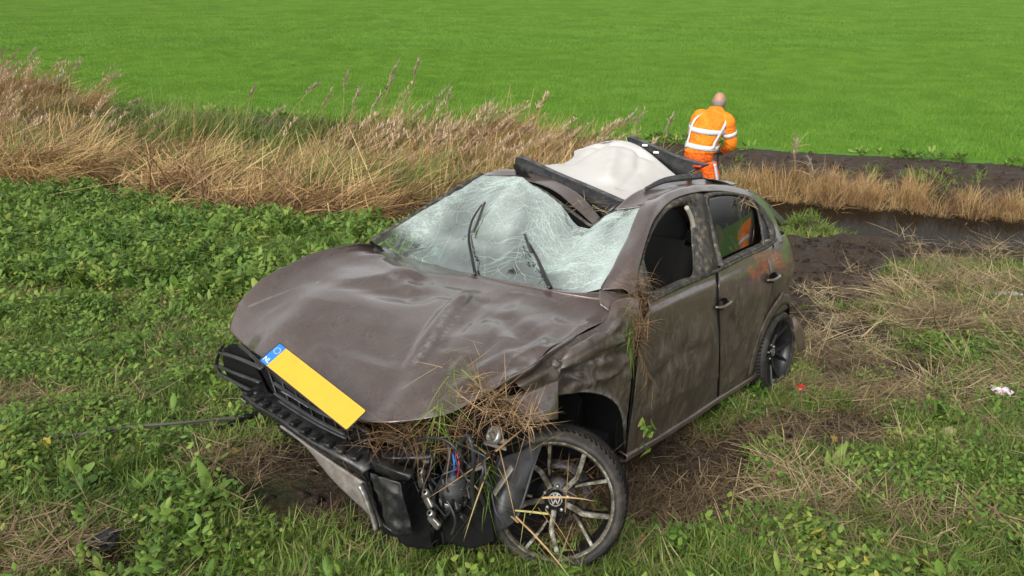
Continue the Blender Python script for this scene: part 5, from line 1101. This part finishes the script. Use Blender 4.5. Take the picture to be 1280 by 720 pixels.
# ================================================================ litter, leaves, cable
M_LY = plant_mat('yellow_leaf', [(0, (.45,.36,.04)), (.5, (.55,.42,.07)), (1, (.5,.32,.06))], transl=.2); M_LO = plant_mat('orange_leaf', [(0, (.42,.16,.05)), (1, (.55,.28,.10))], transl=.2); M_LP = plant_mat('pale_leaf', [(0, (.5,.42,.22)), (1, (.6,.5,.3))], transl=.2)
for u, v, s, m_, lab in ((305,576,.09,M_LY,'yellow green leaf on the grass below the bumper corner'), (147,586,.07,M_LO,'orange fallen leaf in the grass near the dark cable'), (160,520,.07,M_LP,'pale dead leaf in the grass left of the cable end'),
        (290,545,.05,M_LO,None), (92,505,.07,M_LO,None), (182,384,.06,M_LO,None), (140,368,.05,M_LY,None), (68,385,.07,M_LP,None), (72,398,.06,M_LO,None), (97,403,.05,M_LP,None), (236,397,.06,M_LP,None), (58,575,.09,M_LY,None), (175,560,.08,M_LY,None),
        (40,612,.06,M_LO,None), (172,648,.06,M_LY,None), (188,594,.05,M_LO,None), (925,696,.06,M_LO,None), (800,690,.05,M_LO,None), (1157,531,.06,M_LO,'small orange leaf upright in the grass right of the car'), (165,658,.05,M_LP,None), (255,684,.05,M_LP,None), (1045,560,.05,M_LO,None)):
    p = G(u, v); p.z += .035 + (.02 if v < 420 else 0)
    if lab: leaf_at('fallen_leaf', p, s, m_, rg, lab, 'leaf')
    else: leaf_at('fallen_leaf', p, s, m_, rg, {M_LY: 'small yellowed fallen leaf lying in the verge grass', M_LO: 'small orange brown fallen leaf lying in the verge grass', M_LP: 'small pale dead leaf lying in the verge grass'}[m_], 'leaf', 'fallen leaves in the verge grass')
def crumple(name, loc, size, m_, label, cat, seed, flat=.5, sub=4):
    import bmesh
    bm = bmesh.new(); bmesh.ops.create_icosphere(bm, subdivisions=sub, radius=.5); o_ = Vector((seed*3.3, seed, 0))
    for q in bm.verts:
        n_ = mnoise.noise(q.co*3+o_); n2_ = abs(mnoise.noise(q.co*7+o_)); q.co *= 1+.45*n_-.5*n2_; q.co.x *= size[0]; q.co.y *= size[1]; q.co.z *= size[2]*flat
    me = bpy.data.meshes.new(name); bm.to_mesh(me); bm.free(); me.materials.append(m_); o = bpy.data.objects.new(name, me); link(o); o.location = loc; o.rotation_euler = (.2, .1, seed); return tag(o, label, cat)
M_PAP = mat('crumpled_wrapper', (.7,.62,.64), .4); g = N(M_PAP); g.col(g.ramp(g.noise(g.coord(), 22, 4), [(.4, (.72,.72,.74)), (.52, (.62,.42,.45)), (.66, (.75,.73,.72))]))
p = G(1250, 499); p.z += .06; crumple('crumpled_wrapper', p, (.15, .11, .13), M_PAP, 'crumpled pink and white wrapper lying in the grass far right', 'litter', 2)
M_FILM = mat('plastic_film', (.5,.53,.53), .25); p = G(1250, 376); p.z += .06; crumple('plastic_film', p, (.34, .16, .10), M_FILM, 'thin grey plastic film lying on the pale straw bank', 'litter', 3)
p = G(1185, 548); p.z += .04; crumple('stone', p, (.11, .08, .07), mat('pale_stone', (.32,.30,.14), .8), 'flat yellowish stone in the grass right of the bare earth', 'stone', 4)
p = G(309, 512); p.z += .07; crumple('snail_shell', p, (.06, .05, .06), mat('shell', (.62,.52,.46), .4), 'small pale pinkish shell beneath the bumper corner', 'shell', 5, .8)
p = G(334, 523); p.z += .06; o = crumple('lamp_shard', p, (.05, .04, .06), M_METAL, 'small silver shard hanging under the broken bumper', 'shard', 6, .8)
p = G(131, 694); p.z += .05; crumple('black_plastic_scrap', p, (.16, .09, .09), M_BLACK, 'torn scrap of black plastic in the grass at lower left', 'scrap', 7)
p = G(1001, 493); p.z += .045
o = mesh('red_lens_shard', [(-.05, -.02, 0), (.0, -.035, .012), (.05, -.012, .004), (.04, .03, 0), (-.005, .045, .014), (-.045, .02, .002), (0, 0, .022)], [(0, 1, 6), (1, 2, 6), (2, 3, 6), (3, 4, 6), (4, 5, 6), (5, 0, 6)], M_RED, None, thick=.005); o.location = p; o.rotation_euler = (.2, 0, .4); tag(o, 'red broken lamp lens lying in the grass behind the rear wheel', 'lens shard')
M_ROPE = mat('grey_rope', (.09,.085,.075), .7)
L = [G(*q)+Vector((0, 0, h)) for q, h in (((-40,572), .03), ((0,567), .05), ((60,561), .05), ((118,556), .07), ((165,552), .085), ((228,547), .085), ((275,540), .07), ((315,535), .06), ((345,530), .08))]
o = MB().tube(crom(np.array([tuple(q) for q in L]), 80), .008, 8).build('rope', M_ROPE); tag(o, 'thin grey tow rope running through the grass to the car front', 'rope')
L2 = [G(*q)+Vector((0, 0, h)) for q, h in (((276,548), .05), ((295,543), .07), ((312,538), .075), ((330,532), .09))]
o2 = MB().tube(crom(np.array([tuple(q) for q in L2]), 30), [.013+.004*math.sin(i) for i in range(30)], 8).build('sleeve', M_DULL, o)

# ================================================================ single tall reeds one can count
def tall_reed(tip, base_off, h, lab, seed):
    "tip pixel; stands in the ditch behind"
    rng = np.random.default_rng(seed)
    u, v = tip; u0, v0 = u+base_off, v+h; b = G(u0, min(v0, 262)); b.z = max(b.z, -.3)
    d = raydir(u, v); t = (b.y)/d[1]; tp = Vector((d[0]*t, b.y, CAM_H+d[2]*t)); root = empty('reed', b)
    v_ = tp-b; n = 12; P = [np.array(v_)*(i/(n-1)) + np.array([0, 0, 1])*(.10*math.sin(math.pi*i/(n-1))*v_.length) for i in range(n)]; P = np.array(P)
    w_ = b.y/1000*.8
    MB().tube(P, np.linspace(max(.008, w_*.75), .005, n), 5, False).build('stalk', M_STK, root)
    parts = []
    for k in range(6):
        i = rng.integers(2, n-2); q = ribbons(rng, 1, 0, (.22, .5), (.010, .02), (.4, 1.1), (.6, 1.6), 5, 'blade', az=rng.choice([.1, .3, 2.9]), az_sp=.4); parts.append((q[0]+P[i], q[1], q[2], q[3]))
    for q in parts:
        me = qmesh('leaf', *(q[0], q[1], M_REED, q[2], q[3])); link(bpy.data.objects.new('leaf', me), root)
    dd = P[-1]-P[-2]; dd /= np.linalg.norm(dd)
    q = plume_geo(rng, P[-1]-dd*.10, dd+np.array([.12, 0, 0]), .34); q2 = plume_geo(rng, P[-1]-dd*.12, dd+np.array([.25, 0, -.05]), .20); q = merge([q, q2])
    me = qmesh('plume', q[0], q[1], M_PLUME, q[2], q[3]); link(bpy.data.objects.new('plume', me), root)
    tag(root, lab, 'reed', 'tall single reeds standing over the ditch'); return root
M_STK = mat('reed_stalk', (.30,.22,.09), .6)
TR = [((5,62),-8,60,0), ((20,66),-16,60,0), ((41,66),-8,70,0), ((100,80),-20,60,0), ((76,96),-20,60,0), ((146,92),-28,60,0), ((176,126),-40,40,0), ((317,110),-14,80,0), ((397,106),-60,90,0), ((410,120),-18,80,0),
      ((432,96),-4,110,0), ((447,116),-20,90,0), ((493,84),-22,120,0), ((521,80),-16,120,0), ((472,124),-24,90,0), ((556,113),-34,90,0), ((528,138),-40,80,0), ((560,118),-6,90,0), ((614,142),-26,70,0), ((636,152),-30,60,0),
      ((660,160),-24,50,0), ((790,144),-30,60,0), ((802,143),-22,60,0), ((838,150),-12,50,0), ((993,178),0,60,0), ((1012,205),8,40,0), ((352,138),-30,40,0), ((490,100),-30,100,0)]
WHERE = ['tall reed at the very left edge, its head just inside the picture', 'second reed from the left edge, head upright above the field edge', 'straight reed standing alone a little right of the left edge pair', 'upright reed with pale head, highest of the left cluster',
 'short brown reed head low between the left cluster reeds', 'leaning reed right of the left cluster', 'bent reed with drooping head ending the left cluster', 'slender lone reed standing against the green field left of centre', 'long golden reed leaning strongly right with a full head',
 'thinner reed just right of the strongly leaning golden one', 'tallest vertical golden stalk in the middle of the reeds', 'brown headed reed close right of the tallest vertical stalk', 'high arched reed with head well above the crop edge', 'highest slim reed head, right of the high arched one',
 'low reed head between the vertical stalk and the high arched reed', 'reed leaning right with narrow spiky head behind the windscreen', 'half bent reed head below the two highest reeds', 'small reed head just right of the spiky leaning one', 'reed above the car roof corner with a faint head',
 'short reed right above the black sunroof frame', 'short leaning reed left of the white cloth', 'curved reed head behind the rear sunroof frame', 'upper reed head left of the worker', 'short reed nearest to the worker on his left',
 'lone tall stalk on the far bank right of the worker', 'short bent reed beside the lone stalk on the far bank', 'bent reed with grey head over the flattened reeds', 'thin reed between the two highest ones']
for i, (tip, bo, h, _) in enumerate(TR):
    lab = WHERE[i]
    tall_reed(tip, bo, h, lab, 100+i)
# ================================================================ road worker
M_SKIN = mat('skin', (.42,.22,.15), .5); M_HAIR = mat('grey_hair', (.22,.20,.18), .8)
M_HIV = mat('orange_jacket_cloth', (.95,.25,.012), .65, spec=.3); g = N(M_HIV); g.col(g.ramp(g.noise(g.coord(), 6, 4), [(.4, (.95,.27,.012)), (.65, (.85,.19,.012))])); g.bump(g.noise(g.coord(), 9, 4, .6, 1.5), 1.0, .05)
M_HIT = mat('orange_trouser_cloth', (.92,.15,.012), .65, spec=.3); g = N(M_HIT); g.col(g.ramp(g.noise(g.coord(), 6, 4), [(.4, (.95,.17,.012)), (.65, (.78,.11,.012))])); g.bump(g.noise(g.coord(), 9, 4, .6, 1.5), 1.0, .06)
M_TAPE = mat('reflective_tape', (.62,.64,.65), .35, spec=.6); M_BOOT = mat('boot_leather', (.03,.025,.02), .6); M_WOOD = mat('dark_shaft', (.05,.035,.03), .5)
def ellip(c, r, n=18, m=12):
    V = []; 
    for i in range(m+1):
        a = math.pi*i/m
        for j in range(n): b = 2*math.pi*j/n; V.append((c[0]+r[0]*math.sin(a)*math.cos(b), c[1]+r[1]*math.sin(a)*math.sin(b), c[2]+r[2]*math.cos(a)))
    return V, [(i*n+j, (i+1)*n+j, (i+1)*n+(j+1) % n, i*n+(j+1) % n) for i in range(m) for j in range(n)]
def worker(loc, rz, label, mirror=False):
    root = empty('person', loc, (0, 0, rz)); tag(root, label, 'person')
    A = lambda *q: np.array(q, float)
    pel, che, nek, hed = A(-.06, 0, 1.0), A(.03, .07, 1.42), A(.095, .14, 1.575), A(.13, .23, 1.69)
    hipL, hipR = A(-.16, 0, .95), A(.06, .02, .95); knL, knR = A(-.20, .06, .52), A(.17, .10, .52); anL, anR = A(-.22, -.02, .09), A(.20, .03, .09)
    shL, shR = A(-.10, .10, 1.53), A(.24, .04, 1.51); elL, elR = A(-.15, .27, 1.27), A(.325, .10, 1.20); wrL, wrR = A(.02, .42, 1.14), A(.25, .33, 1.07)
    b = MB()
    b.tube(crom([pel-A(0, 0, .06), pel, (pel+che)/2, che, che+A(.03, .03, .10), nek, nek+A(.012, .02, .06)], 20), np.interp(np.linspace(0, 1, 20), [0, .2, .45, .65, .8, .9, 1], [.10, .12, .11, .12, .08, .055, .055]), 16)
    b.add(*ellip(hed+A(0, 0, .02), (.078, .097, .105))); b.add(*ellip(hed+A(0, .035, -.04), (.058, .065, .07))); b.add(*ellip(hed+A(0, .10, -.015), (.014, .022, .022), 8, 6))
    for s in (-1, 1):
        b.add(*ellip(hed+A(s*.08, .005, .0), (.012, .022, .034), 8, 6)); b.add(*ellip(hed+A(s*.033, .082, .02), (.014, .012, .010), 8, 6))
    b.add(*ellip(hed+A(0, .09, -.055), (.026, .012, .009), 8, 6))
    for sh, el, wr in ((shL, elL, wrL), (shR, elR, wrR)):
        b.tube(crom([che+A(0, .02, .04), sh, (sh+el)/2, el, (el+wr)/2, wr], 24), np.interp(np.linspace(0, 1, 24), [0, .25, .5, .65, .8, 1], [.06, .06, .048, .042, .038, .026]), 12)
        d = wr-el; d /= np.linalg.norm(d); u_ = np.cross(d, A(0, 0, 1)); u_ /= np.linalg.norm(u_); pm = wr+d*.045
        b.add(*ellip(pm, (.030, .040, .030), 10, 8))
        for k, L in enumerate((.070, .080, .075, .058)):
            st = pm+d*.03+A(0, 0, 1)*(.026-.017*k); b.tube([st, st+d*L*.45+u_*.006, st+d*L*.7+u_*.03, st+d*L*.6+u_*.052], [.0095, .009, .0085, .007], 6)
        b.tube([pm+A(0, 0, .02), pm+A(0, 0, .045)+d*.02, pm+A(0, 0, .05)+d*.045+u_*.01], [.011, .010, .008], 6)
    for hp_, kn, an in ((hipL, knL, anL), (hipR, knR, anR)): b.tube(crom([hp_+A(0, 0, .03), hp_, (hp_+kn)/2, kn, (kn+an)/2, an], 24), np.interp(np.linspace(0, 1, 24), [0, .2, .45, .6, .8, 1], [.09, .095, .075, .058, .055, .04]), 12); b.tube([an-A(0, .06, .04), an+A(0, .16, -.06)], [.045, .035], 10)
    def remesh(o, v_):
        md = o.modifiers.new('r', 'REMESH'); md.mode = 'VOXEL'; md.voxel_size = v_; md.use_smooth_shade = True
        ms = o.modifiers.new('sm', 'SMOOTH'); ms.iterations = 3; return o
    remesh(b.build('body', M_SKIN, root), .009)
    hG = np.array([[hed+A(0, 0, .02)+A(.083*math.cos(e)*math.sin(a), -.102*math.cos(e)*math.cos(a), .108*math.sin(e)) for a in np.linspace(-2.0, 2.0, 26)] for e in np.linspace(-.75, .12, 8)])
    mesh('hair', hG.reshape(-1, 3), gridF(8, 26), M_HAIR, root, thick=.006, off=0)
    # jacket: torso rings of elliptical section
    lv = [(1.10, -.045, .00, .205, .150), (1.17, -.035, .01, .200, .150), (1.25, -.018, .02, .195, .150), (1.31, .0, .035, .205, .155), (1.42, .03, .05, .225, .155), (1.51, .06, .07, .215, .145), (1.575, .08, .085, .165, .120), (1.62, .092, .10, .095, .095), (1.655, .10, .115, .074, .076)]
    LV = np.array(lv)
    def T(z, a, off=0):
        cx, cy, rx, ry = [np.interp(z, LV[:, 0], LV[:, k]) for k in (1, 2, 3, 4)]; return A(cx+(rx+off)*math.cos(a), cy+(ry+off)*math.sin(a), z)
    j = MB(); zz = np.interp(np.linspace(0, 1, 26), np.linspace(0, 1, 9), LV[:, 0]); n = 32
    V = [T(z, 2*math.pi*k/n, .008*math.sin(k*3+z*40)*.6) for z in zz for k in range(n)]
    j.add(V, [(i*n+k, i*n+(k+1) % n, (i+1)*n+(k+1) % n, (i+1)*n+k) for i in range(25) for k in range(n)] + [tuple(range(n))[::-1], tuple(range(25*n, 26*n))])
    for sh, el, wr in ((shL, elL, wrL), (shR, elR, wrR)):
        t = np.linspace(0, 1, 26); j.tube(crom([sh*.6+che*.4+A(0, 0, .05), sh, (sh+el)/2, el, (el+wr)/2, wr], 26), np.interp(t, [0, .2, .5, .7, .9, 1], [.08, .092, .080, .072, .060, .055])+.004*np.sin(t*40), 14)
    remesh(j.build('jacket', M_HIV, root), .012)
    tr = MB(); tr.add(*ellip(pel+A(0, 0, .06), (.185, .145, .14)))
    for hp_, kn, an in ((hipL, knL, anL), (hipR, knR, anR)):
        t = np.linspace(0, 1, 26); tr.tube(crom([hp_+A(0, 0, .02), hp_, (hp_+kn)/2, kn, (kn+an)/2, an+A(0, 0, .03)], 26), np.interp(t, [0, .2, .5, .7, 1], [.11, .118, .098, .085, .085])+.004*np.sin(t*36), 14)
    remesh(tr.build('trousers', M_HIT, root), .012)
    def band(z0, z1, a0=0, a1=2*math.pi, n=40, tilt=0, par=root):
        G_ = np.array([[T(z+tilt*math.cos(a), a, .014) for a in np.linspace(a0, a1, n)] for z in (z0, (z0+z1)/2, z1)]); return mesh('reflective_band', G_.reshape(-1, 3), gridF(3, n), M_TAPE, par, thick=.003, off=0)
    band(1.15, 1.21, tilt=-.02); band(1.345, 1.405, tilt=-.02)
    for a_lo, a_hi in ((-.85, -.62), (-2.75, -2.70)):
        G_ = np.array([[T(z, a+s_*.13, .018) for s_ in (-1, 0, 1)] for z, a in zip(np.linspace(1.16, 1.58, 16), np.linspace(a_lo, a_hi, 16))]); mesh('reflective_brace', G_.reshape(-1, 3), gridF(16, 3), M_TAPE, root, thick=.003, off=0)
    for sh, el in ((shL, elL), (shR, elR)):
        d = (el-sh)/np.linalg.norm(el-sh); c = sh*.42+el*.58; MB().tube([c-d*.028, c+d*.028], [.096, .093], 20, False).build('sleeve_band', M_TAPE, root, thick=.003)
    for hp_, kn, an, s in ((hipL, knL, anL, -1), (hipR, knR, anR, 1)):
        P = crom([hp_+A(0, 0, .02), (hp_+kn)/2, kn, (kn+an)/2, an], 30); rr_ = np.interp(np.linspace(0, 1, 30), [0, .2, .5, .7, 1], [.120, .126, .106, .094, .094])
        if s > 0: G_ = np.array([[p+A(r_*math.cos(a), r_*math.sin(a), 0) for a in (-.95, -.75, -.55)] for p, r_ in zip(P, rr_)]); mesh('leg_stripe', G_.reshape(-1, 3), gridF(30, 3), M_TAPE, root, thick=.003, off=0)
        else: G_ = np.array([[p+A(r_*math.cos(a), r_*math.sin(a), 0) for a in (-2.6, -2.4, -2.2)] for p, r_ in zip(P, rr_)]); mesh('leg_stripe', G_.reshape(-1, 3), gridF(30, 3), M_TAPE, root, thick=.003, off=0)
        bt = MB().add(*ellip(an+A(0, .06, -.045), (.058, .15, .05))).tube([an+A(0, 0, -.05), an+A(0, 0, .10)], [.06, .065], 12); bt.build('boot', M_BOOT, root)
    return root
gz = lambda x, y: float(height(x, y))
worker((2.44, 10.07, gz(2.44, 10.07)), RAD(-14), 'bald worker in orange high visibility jacket and trousers standing bent with his back turned')
sh_ = empty('shovel', (2.78, 10.35, gz(2.78, 10.35))); tag(sh_, 'dark shafted shovel held upright by the worker at the ditch', 'shovel')
MB().tube([(0, 0, .22), (-.08, .03, 1.12)], .017, 8).build('shaft', M_WOOD, sh_); MB().tube([(-.14, .03, 1.12), (-.02, .03, 1.12)], .016, 8).build('grip', M_WOOD, sh_)
sheet('blade', np.array([[A_ for A_ in [np.array((x_, .02*math.cos(x_*16)-.02, z_)) for x_ in np.linspace(-w_, w_, 7)]] for z_, w_ in ((.26, .11), (.12, .11), (.0, .08), (-.06, .02))]), M_METAL, sh_, .004)
worker((6.85, 8.07, gz(6.85, 8.07)), RAD(120), 'orange clad worker mirrored in the rear side window, standing out on the bank')
# ================================================================ thin haze volume, added to pale the far field
M_HAZE = bpy.data.materials.new('thin_haze'); M_HAZE.use_nodes = True
nt_ = M_HAZE.node_tree; nt_.nodes.clear(); vo_ = nt_.nodes.new('ShaderNodeVolumePrincipled'); ou_ = nt_.nodes.new('ShaderNodeOutputMaterial')
vo_.inputs['Color'].default_value = (.95, .97, 1, 1); vo_.inputs['Density'].default_value = .0002; nt_.links.new(vo_.outputs[0], ou_.inputs['Volume'])
hz = MB().box((0, 100, 1.6), (420, 300, 5.6)).build('haze', M_HAZE, smooth=False); tag(hz, 'thin haze volume added to pale the far field', 'haze', kind='stuff')
